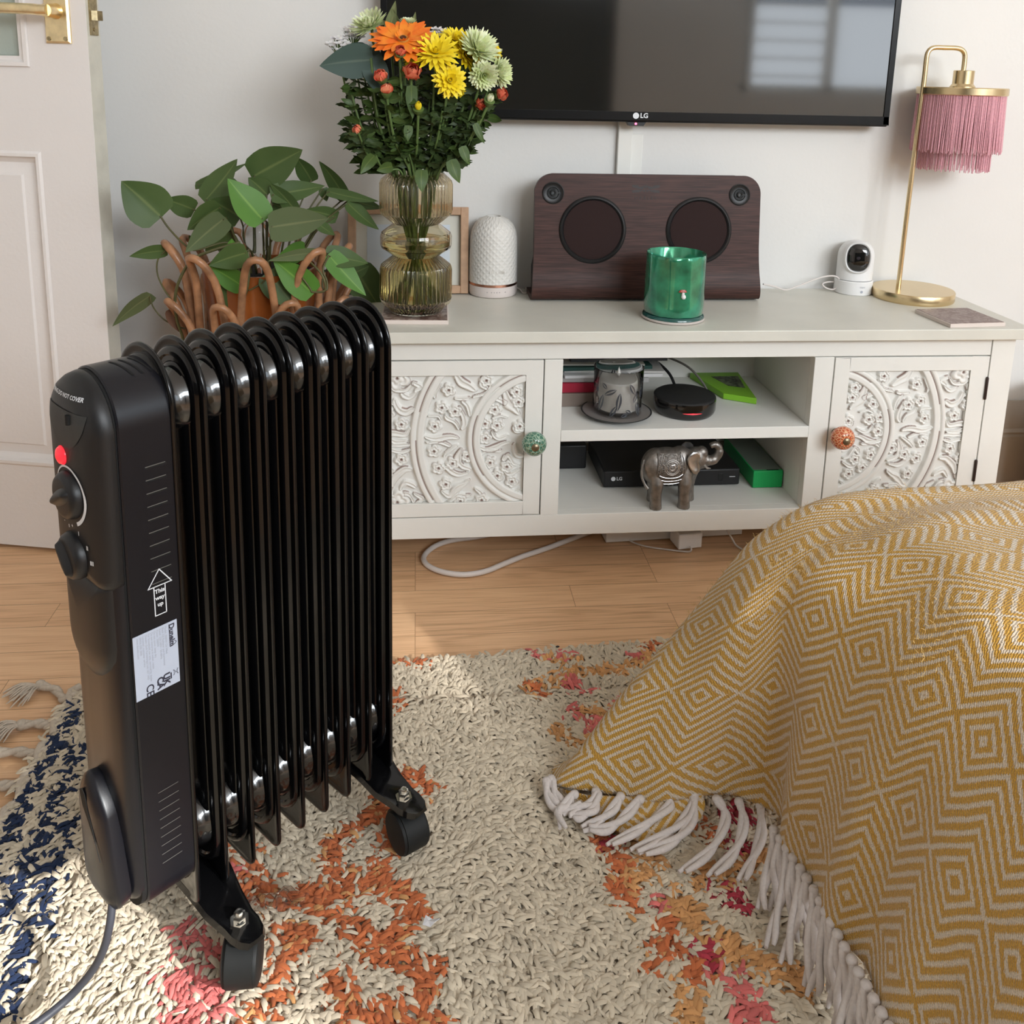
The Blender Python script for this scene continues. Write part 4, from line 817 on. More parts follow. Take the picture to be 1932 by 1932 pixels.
obj('dome', G().lathe([(.0462, .0265), (.0455, .075), (.0445, .110), (.042, .124), (.036, .1365), (.027, .1455), (.0165, .1495), (.0145, .151), (.0125, .1505), (.0118, .146), (0, .144)], 72, dc), dome_bump('diamond_textured_ceramic', (.74, .71, .66), 26, 560), df, smooth=60)
obj('outlet', G().lathe([(0, .1447), (.0118, .1465)], 24, dc), m_dark, df)
obj('copper_band', G().lathe([(.0455, .0215), (.0462, .022), (.0462, .0262), (.0455, .0265)], 72, dc), mat('rose_copper', (.55, .27, .18), .25, 1), df)
obj('base', G().lathe([(.0415, 0), (.0445, .002), (.0462, .008), (.0462, .0212), (.0455, .0215)], 72, dc), mat('pinkish_white_plastic', (.72, .64, .60), .35), df)
g = G()
for dx_ in (-.014, -.006, -.001, .004, .009, .02): g.lathe([(0, 0), (.0012, .0), (.001, .0003), (0, .0003)], 8, (dc[0]+dx_, dc[1]-math.sqrt(.0463**2-dx_**2), ZT+.0125), Matrix.Rotation(PI/2, 3, 'X'))
obj('control_dots', g, mat('grey_button', (.42, .38, .36), .5), df)
t_ = text_geo('neom', .013, frame((dc[0]+.004, dc[1]-.0458, ZT+.052), (1, 0, 0), (0, 0, 1)), .0004); obj('embossed_name', t_, mat('embossed_ceramic', (.72, .69, .64), .5), df)
obj('diffuser_cable', G().tube(smoothpath([(.185, 1.71, ZT+.012), (.200, 1.705, ZT+.006), (.205, 1.69, ZT+.002), (.215, 1.70, ZT+.002), (.213, 1.728, ZT+.004)]), .0016, 8), m_cablew, df, smooth=60)

# picture frame leaning on the wall
pf = thing('picture_frame', 'light oak picture frame leaning against the wall behind the ribbed vase', 'picture frame', (-.015, 1.70, ZT))
PFM = Matrix.Translation((-.014, 1.702, ZT)) @ Matrix.Rotation(math.radians(-8), 4, 'X')
def lw(pts): return [PFM @ Vector(p) for p in pts]
m_oak = mat('frame_oak', (.50, .31, .19), .55, noise_amt=.16, nscale=50)
FW, FH, FT = .113, .164, .015
for a in (((-FW, -.018, 0), (-FW+FT, 0, FH)), ((FW-FT, -.018, 0), (FW, 0, FH)), ((-FW+FT, -.018, 0), (FW-FT, 0, FT)), ((-FW+FT, -.018, FH-FT), (FW-FT, 0, FH))):
    g = G(); g.box(*a); g.v = [tuple(PFM @ Vector(p)) for p in g.v]; obj('frame_rail', g, m_oak, pf, bevel=.0012)
g = G(); g.box((-FW+FT, -.006, FT), (FW-FT, -.004, FH-FT)); g.v = [tuple(PFM @ Vector(p)) for p in g.v]; obj('mount_board', g, mat('cream_mount', (.66, .64, .56), .8), pf)
g = G(); g.box((-.078, -.0066, .038), (.078, -.006, FH-.034)); g.v = [tuple(PFM @ Vector(p)) for p in g.v]; obj('print', g, pattern_mat('pale_blue_print', (.60, .65, .70), (.68, .70, .70), 8), pf)

# wooden speaker
sp = thing('bluetooth_speaker', 'wide dark wood fronted speaker with two round cones standing on the cabinet', 'speaker', (.43, 1.66, ZT))
def wood_dark():
    m = mat('dark_mahogany', (.08, .03, .025), .45, spec=.25); nt = m.node_tree; b = nt.nodes['Principled BSDF']; N = nt.nodes.new; L = nt.links.new; tc = N('ShaderNodeTexCoord'); mp = N('ShaderNodeMapping'); mp.inputs['Scale'].default_value = (12, 260, 260); L(tc.outputs['Object'], mp.inputs[0])
    n = N('ShaderNodeTexNoise'); n.inputs['Scale'].default_value = 1.5; n.inputs['Detail'].default_value = 5; L(mp.outputs[0], n.inputs['Vector']); cr = N('ShaderNodeValToRGB'); cr.color_ramp.elements[0].position = .35; cr.color_ramp.elements[1].position = .7; cr.color_ramp.elements[0].color = (.034, .017, .014, 1); cr.color_ramp.elements[1].color = (.078, .035, .028, 1)
    L(n.outputs['Fac'], cr.inputs[0]); L(cr.outputs[0], b.inputs['Base Color']); return m
m_mahog = wood_dark()
SX0, SX1 = .2165, .6455; SB, STP = ZT+.0015, .6855
def sprof(t):   # t 0..1 from bottom rear, round the front foot, up the raked face: (y, z)
    P = [(1.70, SB), (1.66, SB), (1.640, SB+.0005), (1.630, SB+.004), (1.6255, SB+.012), (1.6245, SB+.024), (1.6275, SB+.040), (1.6345, SB+.075), (1.6545, .6855)]
    return P
P_ = [Vector((0, y, z)) for y, z in sprof(0)]; P_ = smoothpath(P_, 5)[:-1]+[Vector((0, 1.6545, .6855))]
# cumulative height for corner rounding
loops_o, loops_i = [], []
for p in P_:
    zt = p.z; r = .034; inset = 0
    if zt > STP-r: inset = r-math.sqrt(max(0, r*r-(zt-(STP-r))**2))
    loops_o.append((p, inset))
top_extra = []
g = G(); L1 = []
P2 = []
for k, p in enumerate(P_): P2.append(p)
ya, za = P_[-2].y, P_[-2].z
fine = [q for q in P2 if q.z < STP-.036 or q.y > 1.66]
y_at = lambda z: 1.6345+(z-(SB+.075))*(1.6545-1.6345)/(STP-SB-.075)
for k in range(13):
    z = STP-.035+.035*math.sin(k/12*PI/2); fine.append(Vector((0, y_at(z), z)))
rowsA, rowsB = [], []
NRM = Vector((0, 1, -.11)).normalized()
for p in fine:
    r = .034; ins = r-math.sqrt(max(0, r*r-max(0, p.z-(STP-r))**2)); xa, xb = SX0+ins, SX1-ins
    if p.z < SB+.09: xa -= .004*(1-(p.z-SB)/.09); xb += .006*(1-(p.z-SB)/.09)
    q = p+(Vector((0, 0, .010)) if p.z < SB+.003 else NRM*.011)
    rowsA.append([(xa+(xb-xa)*i/12, p.y, p.z) for i in range(13)]); rowsB.append([(xa+(xb-xa)*i/12, q.y, max(q.z, SB+.010)) for i in range(13)])
n_ = len(rowsA); V = [p for r in rowsA for p in r]+[p for r in rowsB for p in r]; o_ = n_*13; Fc = []
for i in range(n_-1):
    for j in range(12): Fc.append((i*13+j, i*13+j+1, (i+1)*13+j+1, (i+1)*13+j)); Fc.append((o_+i*13+j, o_+(i+1)*13+j, o_+(i+1)*13+j+1, o_+i*13+j+1))
    for j in (0, 12): Fc.append((i*13+j, (i+1)*13+j, o_+(i+1)*13+j, o_+i*13+j))
for i in (0, n_-1):
    for j in range(12): Fc.append((i*13+j, o_+i*13+j, o_+i*13+j+1, i*13+j+1))
g.add(V, Fc); obj('wood_front', g, m_mahog, sp, smooth=40)
g = G(); g.rings([[(SX0+.004, 1.642, SB+.0105), (SX0+.004, 1.70, SB+.006), (SX0+.004, 1.715, SB+.05), (SX0+.034, 1.700, STP-.004), (SX0+.034, 1.667, STP-.004), (SX0+.004, 1.662, STP-.036)], [(SX1-.004, 1.642, SB+.0105), (SX1-.004, 1.70, SB+.006), (SX1-.004, 1.715, SB+.05), (SX1-.034, 1.700, STP-.004), (SX1-.034, 1.667, STP-.004), (SX1-.004, 1.662, STP-.036)]])
obj('rear_body', g, m_black, sp, bevel=.003)
fx = Vector((1, 0, 0)); fz = Vector((0, .11, 1)).normalized(); fn = fx.cross(fz)     # fn = out of the face (-y)
SF = Matrix((fx, fz, fn)).transposed()
def spc(x, z): return Vector((x, y_at(z), z))+fn*.0
m_cone = mat('brown_grille_cloth', (.030, .017, .016), .8, spec=.15, bump=.3, bscale=1600)
for cx in (.3255, .5275):
    wf = obj('woofer_ring', G().lathe([(.0575, .0), (.0625, .0), (.063, .0015), (.0615, .0035), (.058, .0045), (.0555, .002), (.0545, .0005), (.0545, 0)], 72, spc(cx, .5830), SF), m_black, sp, smooth=50)
    obj('grille', G().lathe([(.0545, -.0005), (.0545, .001), (.03, .0022), (0, .0026)], 72, spc(cx, .5830), SF), m_cone, wf, smooth=60)
for cx in (.2505, .6045):
    tw = obj('tweeter', G().lathe([(.0205, .0003), (.0205, .0012), (.0188, .002), (.0165, .0005), (.012, .0003), (.012, -.001), (0, -.001)], 48, spc(cx, .6500), SF), m_black, sp, smooth=40)
    c = spc(cx, .65); g = G(); g.lathe([(.0045, .0005), (.0055, .003), (.0045, .0042), (.003, .003), (.0025, .001), (0, .001)], 24, c, SF); g.lathe([(.0095, .0005), (.0105, .0022), (.0115, .0005)], 32, c, SF)
    g.add([c+fx*a+fz*b+fn*d for a in (.004, .0135) for b in (-.0007, .0007) for d in (.0008, .0028)], [(0, 1, 3, 2), (4, 6, 7, 5), (0, 4, 5, 1), (2, 3, 7, 6), (0, 2, 6, 4), (1, 5, 7, 3)]); obj('phase_plug', g, mat('dark_grey_plastic', (.035, .037, .038), .45), tw)
m_emb = mat('embossed_dark', (.022, .014, .013), .5)
T = text_geo('M A R L E Y', .0085, frame(spc(.4245, .6418)+fn*.0003, fx, fz), .0002); obj('name_text', T, m_emb, sp, smooth=0)
g = G(); c = spc(.4245, .659)+fn*.0003
def lp(pts): g.add([c+fx*x+fz*z for x, z in pts], [tuple(range(len(pts)))])
for sx in (-1, 1):
    lp([(sx*.002, .0065), (sx*.013, .0035), (sx*.014, .0065), (sx*.026, .0075), (sx*.026, .003), (sx*.018, .001), (sx*.008, -.001), (sx*.004, .001)])
    lp([(sx*.026, -.0075), (sx*.014, -.0065), (sx*.006, -.0035), (sx*.002, -.0065), (0, -.0015), (sx*.008, -.002), (sx*.016, -.001), (sx*.026, -.003)])
lp([(0, .0075), (.005, .0035), (.001, .002), (0, -.001), (-.001, .002), (-.005, .0035)])
obj('crest', g, m_emb, sp, smooth=0)

# green lustre candle pot on a pale saucer
m_lus = mat('green_lustre_ceramic', (.03, .24, .13), .12, coat=1, noise_amt=.55, nscale=28)
b = m_lus.node_tree.nodes['Principled BSDF']; b.inputs['Metallic'].default_value = .35; b.inputs['Thin Film Thickness'].default_value = 420; b.inputs['Thin Film IOR'].default_value = 1.6
pc = (.4495, 1.513, ZT)
cp_ = thing('candle_pot', 'iridescent green candle pot with a small toadstool in front of the brown speaker', 'candle pot', pc)
g = G(); pr = [(0, .0115), (.050, .0115), (.0515, .013), (.0520, .03), (.0518, .07), (.0522, .110), (.0528, .1165), (.0515, .1175), (.0500, .115), (.0495, .05), (.0490, .04), (0, .04)]
g.lathe([(r, z) for r, z in pr], 96, pc)
g.v = [(x+.0009*math.sin(z*190+x*160), y+.0009*math.sin(z*150+x*210), z) for x, y, z in g.v]; obj('pot', g, m_lus, cp_, smooth=60)
g = G(); a0 = pc[1]-.0525
g.lathe([(0, .0045), (.0045, .004), (.0065, .0015), (.007, 0), (0, 0)], 20, (pc[0]-.001, a0+.001, ZT+.059), Matrix.Rotation(.0, 3, 'X')); g.v = [(x, a0-.0015+(y-a0)*.35, z) for x, y, z in g.v]; tm = obj('toadstool_cap', g, mat('red_enamel', (.42, .07, .05), .25), cp_)
g = G(); g.lathe([(.0022, 0), (.0028, .004), (.0022, .009), (.0018, .012)], 14, (pc[0], a0-.0005, ZT+.049)); g.lathe([(0, -.0042), (.003, -.003), (.0042, 0), (.003, .003), (0, .0042)], 16, (pc[0]+.001, a0-.0005, ZT+.0505)); obj('toadstool_stalk', g, m_whiteplas, cp_)
g = G()
for dx_, dz in ((-.003, .0605), (.001, .0618), (.004, .0605), (-.0005, .0598)): g.lathe([(0, -.0006), (.0007, 0), (0, .0006)], 8, (pc[0]-.001+dx_, a0-.0038+abs(dx_)*.25, ZT+dz))
obj('cap_spots', g, m_whiteplas, tm)
sc_ = thing('saucer', 'small round dark green saucer with pale rim under the green candle pot', 'saucer', pc)
obj('dish', G().lathe([(0, 0), (.050, 0), (.0545, .002), (.0555, .005), (.054, .0055), (.0, .0055)], 72, pc), mat('pale_clay', (.66, .58, .54), .5), sc_)
obj('glazed_top', G().lathe([(0, .0058), (.054, .0058), (.0535, .0085), (.051, .0112), (0, .0112)], 72, pc), mat('teal_glaze', (.008, .075, .065), .15, coat=.6), sc_)

# indoor camera
cm = thing('security_camera', 'small white pan and tilt indoor camera with black oval face beside the brass lamp', 'camera', (.8728, 1.705, ZT))
cc_ = (.8728, 1.702, ZT)
obj('base', G().lathe([(.0345, 0), (.0365, .002), (.0366, .004), (.0368, .0268), (.0358, .0282), (.0, .0282)], 64, cc_), m_whiteplas, cm)
g = G(); L_ = []
for k in range(15):
    t = k/14; z = .0292+.079*t; 
    w_ = .0352*math.sqrt(max(0, 1-max(0, (t-.55)/.45)**2.3)) if t > .55 else .0352-.0*t
    L_.append([(cc_[0]+max(w_, .0004)*math.cos(a), cc_[1]+max(w_, .0004)*.92*math.sin(a), ZT+z) for a in [2*PI*i/48 for i in range(48)]])
g.rings(L_); obj('head', g, m_whiteplas, cm, smooth=60)
def oval(rx, rz_, n=48): return [(rx*math.copysign(abs(math.cos(a))**.85, math.cos(a)), rz_*math.copysign(abs(math.sin(a))**.85, math.sin(a))) for a in [2*PI*i/n for i in range(n)]]
RQ = Matrix.Rotation(math.radians(-22), 3, 'Z'); FC = Vector((cc_[0], cc_[1], ZT+.0765))+RQ @ Vector((.0015, -.0330, 0)); ff = RQ @ Vector((0, -1, .10)).normalized(); fu = RQ @ Vector((0, .10, 1)).normalized(); fx0 = fx; fx = RQ @ Vector((1, 0, 0))
obj('face_rim', G().rings([[FC+fx*x*1.0+fu*z+ff*d for x, z in oval(r, q)] for r, q, d in ((.0262, .0325, -.016), (.0255, .0315, -.001), (.0235, .0295, .0012), (.0215, .0272, .0005), (.020, .026, -.003))]), m_whiteplas, cm, smooth=60)
obj('black_face', G().rings([[FC+fx*x+fu*z+ff*d for x, z in oval(r, q)] for r, q, d in ((.0213, .0270, -.004), (.0213, .0270, .0004), (.019, .0245, .0030), (.012, .016, .0050), (.004, .005, .0058))]), mat('camera_glass_black', (.006, .006, .006), .08, coat=1), cm, smooth=60)
obj('lens', G().lathe([(.0035, 0), (.0035, .0008), (0, .001)], 20, FC+ff*.0055, RQ @ Matrix.Rotation(PI/2, 3, 'X')), mat('lens_glass', (.02, .02, .03), .05, coat=1), cm)
fx = fx0
obj('name_print', text_geo('tapo', .006, frame((cc_[0]+.001, cc_[1]-.0372, ZT+.0185), (1, 0, 0), (0, 0, 1)), .0001), mat('grey_print_faint', (.6, .6, .62), .6), cm, smooth=0)
g = G(); g.lathe([(.0018, 0), (.0026, 0), (.0026, .0003), (.0018, .0003), (.0018, 0)], 20, (cc_[0], cc_[1]-.0369, ZT+.009), Matrix.Rotation(PI/2, 3, 'X')); obj('reset_ring', g, m_inkgrey, cm)
pts = [(1440, 536), (1462, 541), (1482, 547), (1505, 540), (1530, 530), (1555, 522), (1575, 521), (1584, 528), (1582, 538), (1572, 546), (1558, 543), (1552, 536), (1562, 532), (1580, 532)]
obj('camera_cable', G().tube(smoothpath([at(x, y, Y=1.675+.003*i) for i, (x, y) in enumerate(pts)], 6), .0017, 8), m_cablew, cm, smooth=60)

# fringed brass lamp
lm = thing('table_lamp', 'brass table lamp with hooked stem and pink fringed shade', 'lamp', (.975, 1.665, ZT))
ld = (.9735, 1.655, ZT); LYp = 1.66
obj('base', G().lathe([(0, 0), (.074, 0), (.0755, .002), (.0760, .0035), (.0760, .0175), (.0748, .0192), (0, .0195)], 96, ld), m_gold, lm, smooth=40)
obj('base_pad', G().lathe([(0, -.0), (.072, -.0), (.072, .0015)], 48, (ld[0], ld[1], ZT)), m_dark, lm)
st_ = smoothpath([(.945, LYp, ZT+.019), (.9455, LYp, .6), (.9475, LYp, .75), (.9495, LYp, .86), (.9495, LYp, .900)], 8)
st_ += smoothpath([(.9495, LYp, .905), (.9505, LYp, .918), (.956, LYp, .9265), (.966, LYp, .9295), (.985, LYp, .9295), (1.005, LYp, .9295), (1.0165, LYp, .927), (1.0235, LYp, .920), (1.0255, LYp, .908), (1.0255, LYp, .888)], 5)
obj('stem', G().tube(st_, .0046, 14), m_gold, lm, smooth=60)
lc = (1.0275, LYp, .0)
obj('socket_cap', G().lathe([(.004, .889), (.0175, .889), (.0185, .888), (.0185, .864), (.0225, .859), (.0225, .8575)], 40, lc), m_gold, lm, smooth=30)
g = G(); g.lathe([(.0, .8575), (.0785, .8575), (.080, .856), (.080, .8445), (.078, .843), (.0765, .8445), (.0765, .8555), (0, .8555)], 96, lc); sh = obj('shade_ring', g, m_gold, lm, smooth=30)
m_pink = mat('dusty_pink_fringe', (.70, .35, .40), .75, sheen=.3, noise_amt=.12, nscale=300)
def fringe(r, n, z0, z1, seed, jz):
    R_ = random.Random(seed); g = G()
    for k in range(n):
        a = 2*PI*k/n+R_.uniform(-.006, .006); rr = r+R_.uniform(-.0012, .0012); x, y = lc[0]+rr*math.cos(a), lc[1]+rr*math.sin(a); zb = z1+R_.uniform(-jz, jz); a2 = a+R_.uniform(-.025, .025); r2 = rr*(1.035+R_.uniform(-.012, .012))
        x2, y2 = lc[0]+r2*math.cos(a2), lc[1]+r2*math.sin(a2)
        g.tube([(x, y, z0), ((x+x2)/2+R_.uniform(-.0006, .0006), (y+y2)/2, (z0+zb)/2), (x2, y2, zb)], [.00085, .00105, .0008], 5, cap=False)
    return g
obj('outer_fringe', fringe(.0757, 320, .8445, .7385, 3, .0035), m_pink, lm, smooth=80)
obj('inner_fringe', fringe(.0605, 230, .850, .7040, 4, .0035), m_pink, lm, smooth=80)

# ------------------------------------------------------------------ inside the cabinet
S1, S2 = .2681, .1126
dpl = (.3575, 1.517, S1)
pl_ = thing('candle_plate', 'round grey metal plate under the glass candle on the upper shelf', 'plate', dpl)
obj('plate', G().lathe([(0, .0), (.040, 0), (.050, .0025), (.0625, .0085), (.0635, .0095), (.061, .0095), (.048, .0045), (0, .003)], 72, dpl), [mat('dark_grey_metal', (.055, .06, .06), .35, .6)], pl_)
obj('plate_inner', G().lathe([(0, .0032), (.048, .0047), (.0605, .0093), (.0598, .0092)], 72, dpl), mat('pewter_inner', (.36, .33, .31), .45, .5), pl_)
gc = (.3585, 1.515, S1+.0045)
gcn = thing('glass_candle', 'clear cut-glass jar candle on the grey plate on the upper shelf', 'candle', gc)
m_clear = glass('clear_cut_glass', (.95, .96, .97), .02, 1.22)
g = G(); n = 120; pr = [(0, 0), (.040, .0), (.0425, .003), (.0430, .02), (.0435, .05), (.0445, .087), (.0432, .088), (.0415, .086), (.0405, .05), (.0395, .012), (0, .012)]
v = []; fnd = [(R_.random()*2*PI, R_.uniform(.008, .062), R_.uniform(.006, .011)) for R_ in [random.Random(k) for k in range(26)]]
prF = [(0, 0), (.040, .0), (.0425, .003)]+[(.0426+.0019*(z/.087), z) for z in [.004+.083*i/40 for i in range(41)]]+[(.0432, .088), (.0415, .086), (.0405, .05), (.0395, .012), (0, .012)]
for i, (r, z) in enumerate(prF):
    for k in range(n):
        th = 2*PI*k/n; q = r
        if 3 <= i < 44 and z < .073:
            for a, zz, rr in fnd:
                d = math.hypot((((th-a+PI) % (2*PI))-PI)*.043*1.7, z-zz)/rr
                if d < 1: q -= .0030*(1-d*d)*(1 if d > .25 else .3)
        v.append((gc[0]+q*math.cos(th), gc[1]+q*math.sin(th), gc[2]+z))
f = [(i*n+k, i*n+(k+1) % n, (i+1)*n+(k+1) % n, (i+1)*n+k) for i in range(len(prF)-1) for k in range(n)]; g.add(v, f); obj('cut_glass_jar', g, m_clear, gcn, smooth=50)
obj('wax', G().lathe([(0, .0125), (.035, .0125), (.0355, .062), (.033, .064), (0, .063)], 48, gc), mat('cream_wax', (.50, .47, .42), .5), gcn)
m_etch = mat('etched_grey_glass', (.05, .055, .065), .25, coat=.5); RL = random.Random(9); ge = G()
for k, (a, zz, ln_, ang) in enumerate([(-2.1, .052, .026, .5), (-1.75, .036, .034, 1.45), (-1.95, .018, .024, 1.1), (-1.2, .058, .024, 2.1), (-1.05, .042, .02, 1.2), (-.9, .02, .03, 1.9), (-2.5, .03, .034, 1.3), (-2.75, .055, .02, 1.8), (-1.5, .012, .014, .4), (-.7, .05, .024, 1.4), (-2.35, .062, .014, 2.4), (-1.35, .018, .012, 2.6)]+[(RL.uniform(0, PI), RL.uniform(.015, .06), .026, RL.uniform(0, 3)) for _ in range(10)]):
    rr_ = []
    for i in range(9):
        s_ = i/8-.5; w_ = .0042*math.cos(PI*s_)**.8*(1 if i % 8 else 0)*(.7+ln_*14)
        rr_.append([((gc[0]+.0447*math.cos(a+(s_*ln_*math.cos(ang)-q*w_*math.sin(ang))/.0447)), (gc[1]+.0447*math.sin(a+(s_*ln_*math.cos(ang)-q*w_*math.sin(ang))/.0447)), gc[2]+zz+s_*ln_*math.sin(ang)+q*w_*math.cos(ang)) for q in (-1, -.25, .25, 1)])
    ge.grid([[p for p in (r[0], r[1])] for r in rr_]); ge.grid([[p for p in (r[2], r[3])] for r in rr_])
obj('etched_leaves', ge, m_etch, gcn, smooth=180, recalc=False)
obj('wick_flame', G().lathe([(.0, .062), (.0028, .068), (.0034, .075), (.0022, .081), (0, .087)], 16, gc), mat('led_flame_plastic', (.62, .6, .56), .4), gcn)
pk = thing('streaming_box', 'round black puck shaped streaming box with a red light strip on the upper shelf', 'electronics', (.488, 1.531, S1))
kc = (.4870, 1.533, S1)
obj('puck', G().lathe([(0, 0), (.051, 0), (.0545, .004), (.0565, .010), (.0565, .027), (.0555, .0305), (.053, .0325), (0, .0335)], 96, kc), mat('puck_gloss', (.004, .004, .004), .15, coat=.5), pk)
obj('fabric_top', G().lathe([(0, .0342), (.052, .0332), (.0553, .031), (.0560, .0295)], 96, kc), mat('black_mesh', (.012, .012, .012), .7, bump=.3, bscale=2000), pk)
rows_ = [[], []]
for k in range(13):
    a = -PI/2-.02+(k-6)*.052; h = .0012*(1-abs(k-6)/6.3)
    for j, s in enumerate((-1, 1)): rows_[j].append((kc[0]+.0568*math.cos(a), kc[1]+.0568*math.sin(a), S1+.0145+s*h))
g = G(); g.grid(rows_); obj('red_light_strip', g, mat('red_strip_light', (.6, .01, .01), .3, emis=(1, .05, .07), estr=1.8), pk, smooth=0)
obj('black_lead', G().tube(smoothpath([(.487, 1.585, S1+.02), (.478, 1.61, S1+.045), (.455, 1.64, S1+.062), (.43, 1.69, S1+.06)]), .0028, 8), m_black, pk, smooth=60)
obj('grey_lead', G().tube(smoothpath([(.545, 1.56, S1+.012), (.541, 1.6, S1+.03), (.52, 1.64, S1+.05), (.48, 1.69, S1+.058)]), .0022, 8), mat('grey_lead', (.2, .19, .17), .5), pk, smooth=60)
# papers and folders at the left of the upper shelf
pz = S1; PS = [('card_box', 'brown cardboard box under the papers on the upper shelf', 'box', (.22, .17, .14), .0255, (.252, .405, 1.56, 1.70), 0), ('folder', 'red folder lying under the papers on the upper shelf', 'folder', (.36, .01, .035), .018, (.250, .382, 1.565, 1.70), .02),
    ('magazine', 'grey magazine in the pile of papers on the upper shelf', 'magazine', (.36, .35, .34), .009, (.262, .430, 1.567, 1.71), -.04), ('booklet', 'white booklet in the pile of papers on the upper shelf', 'booklet', (.62, .61, .6), .006, (.268, .452, 1.566, 1.71), .03),
    ('envelope', 'pale envelope jutting right out of the pile of papers', 'envelope', (.55, .53, .5), .004, (.275, .462, 1.576, 1.71), -.05), ('booklet', 'dark green booklet near the top of the pile of papers', 'booklet', (.02, .07, .06), .007, (.255, .435, 1.58, 1.71), .05), ('envelope', 'cream envelope on top of the pile of papers', 'envelope', (.5, .48, .43), .003, (.270, .425, 1.585, 1.70), -.03), ('magazine', 'dark magazine lying topmost on the pile of papers', 'magazine', (.06, .065, .07), .005, (.285, .47, 1.6, 1.71), .02)]
for nm, lb, ct, c, th, (xa, xb, ya, yb), rz in PS:
    g = G(); g.box((xa, ya, pz+.0002), (xb, yb, pz+th)); ctr = Vector(((xa+xb)/2, (ya+yb)/2, 0)); M_ = Matrix.Translation(ctr) @ Matrix.Rotation(rz, 4, 'Z') @ Matrix.Translation(-ctr); g.v = [tuple(M_ @ Vector(p)) for p in g.v]
    o = obj(nm, g, mat(nm+'_paper', c, .6), bevel=.0006); origin(o, (ctr.x, ctr.y, pz)); tag(o, lb, ct); pz += th
gb = thing('green_game_case', 'lime green flat case lying at the back of the upper shelf', 'case', (.60, 1.62, S1))
g = G(); cs = [at(x, y, Z=S1+.012) for x, y in ((1365, 742), (1428, 752), (1385, 695), (1290, 690))]; cs = [(c.x, min(c.y, 1.71)) for c in cs]
g.rings([[(x, y, z) for x, y in cs] for z in (S1+.0005, S1+.012)]); obj('case', g, mat('lime_plastic', (.22, .50, .03), .4), gb, bevel=.001)
ctx, cty = sum(c[0] for c in cs)/4, sum(c[1] for c in cs)/4
g = G(); g.rings([[(ctx+(x-ctx)*.55+.012, cty+(y-cty)*.45+.012, z) for x, y in cs] for z in (S1+.0121, S1+.0125)]); obj('cover_picture', g, pattern_mat('dark_cover', (.01, .012, .01), (.16, .2, .12), 60), gb)
# disc player
dp = thing('disc_player', 'flat black disc player behind the elephant on the lower shelf', 'disc player', (.48, 1.6, S2))
g = G(); g.box((.3465, 1.543, S2+.002), (.607, 1.70, S2+.0345)); obj('casing', g, mat('player_black', (.012, .012, .013), .45), dp, bevel=.003)
T = text_geo('LG', .009, frame((.3705, 1.5426, S2+.0195), (1, 0, 0), (0, 0, 1)), .0002, 'LEFT', .0002); obj('logo', T, m_ink, dp, smooth=0)
obj('logo_disc', G().lathe([(0, 0), (.0042, 0), (.0042, .0004), (0, .0004)], 20, (.3645, 1.543, S2+.0195), Matrix.Rotation(PI/2, 3, 'X')), m_ink, dp)
g = G(); g.box((.5865, 1.5422, S2+.0185), (.5975, 1.543, S2+.0195)); obj('power_mark', g, m_ink, dp, smooth=0)
g = G(); g.box((.565, 1.5424, S2+.011), (.574, 1.5432, S2+.026)); obj('port_cover', g, m_blackgloss, dp, bevel=.0006)
gr = thing('green_box', 'long bright green box at the right of the lower shelf', 'box', (.655, 1.6, S2))
g = G(); g.box((.6285, 1.531, S2+.0005), (.6855, 1.70, S2+.034)); obj('carton', g, mat('bright_green_card', (.01, .36, .09), .45), gr, bevel=.0012)
g = G(); g.box((.6300, 1.537, S2+.034), (.6840, 1.698, S2+.0344)); obj('grey_lid', g, mat('grey_green_card', (.14, .17, .14), .5), gr)
g = G(); g.box((.655, 1.5345, S2+.0341), (.678, 1.537, S2+.0346)); obj('lid_notch', g, m_dark, gr)
# small black box deep at the left of the lower shelf
o = obj('router', G().box((.256, 1.63, S2+.001), (.33, 1.71, S2+.05)), m_black, bevel=.003); origin(o, (.29, 1.67, S2)); tag(o, 'black box in the shadow at the back left of the lower shelf', 'router')
# metal elephant
EY = 1.478
el = thing('elephant_figurine', 'silvery metal elephant figurine with raised trunk in front of the disc player', 'figurine', (.45, EY, S2))
m_pewt = mat('antique_pewter', (.26, .24, .22), .42, .85, noise_amt=.25, nscale=120, bump=.15, bscale=400)
def ellip(g, c, r, n=20):
    L_ = [[(c[0]+r[0]*math.sin(PI*i/n)*math.cos(2*PI*k/24), c[1]+r[1]*math.sin(PI*i/n)*math.sin(2*PI*k/24), c[2]+r[2]*math.cos(PI*i/n)) for k in range(24)] for i in range(1, n)]
    g.rings(L_)
g = G(); z0 = S2
ellip(g, (.443, EY, z0+.074), (.041, .0245, .034)); ellip(g, (.425, EY, z0+.073), (.027, .0235, .034)); ellip(g, (.468, EY, z0+.078), (.026, .0215, .032))
ellip(g, (.497, EY, z0+.086), (.020, .017, .022)); ellip(g, (.506, EY-.002, z0+.098), (.012, .011, .012)); ellip(g, (.509, EY, z0+.077), (.011, .010, .010))
g.tube(smoothpath([(.506, EY, z0+.090), (.517, EY-.002, z0+.083), (.529, EY-.003, z0+.085), (.5375, EY-.003, z0+.096), (.537, EY-.003, z0+.108), (.529, EY-.003, z0+.1135), (.521, EY-.003, z0+.110)], 6), [.0115]*3+[.0105]*5+[.009]*6+[.0078]*8+[.0065]*8+[.0055]*7, 14)
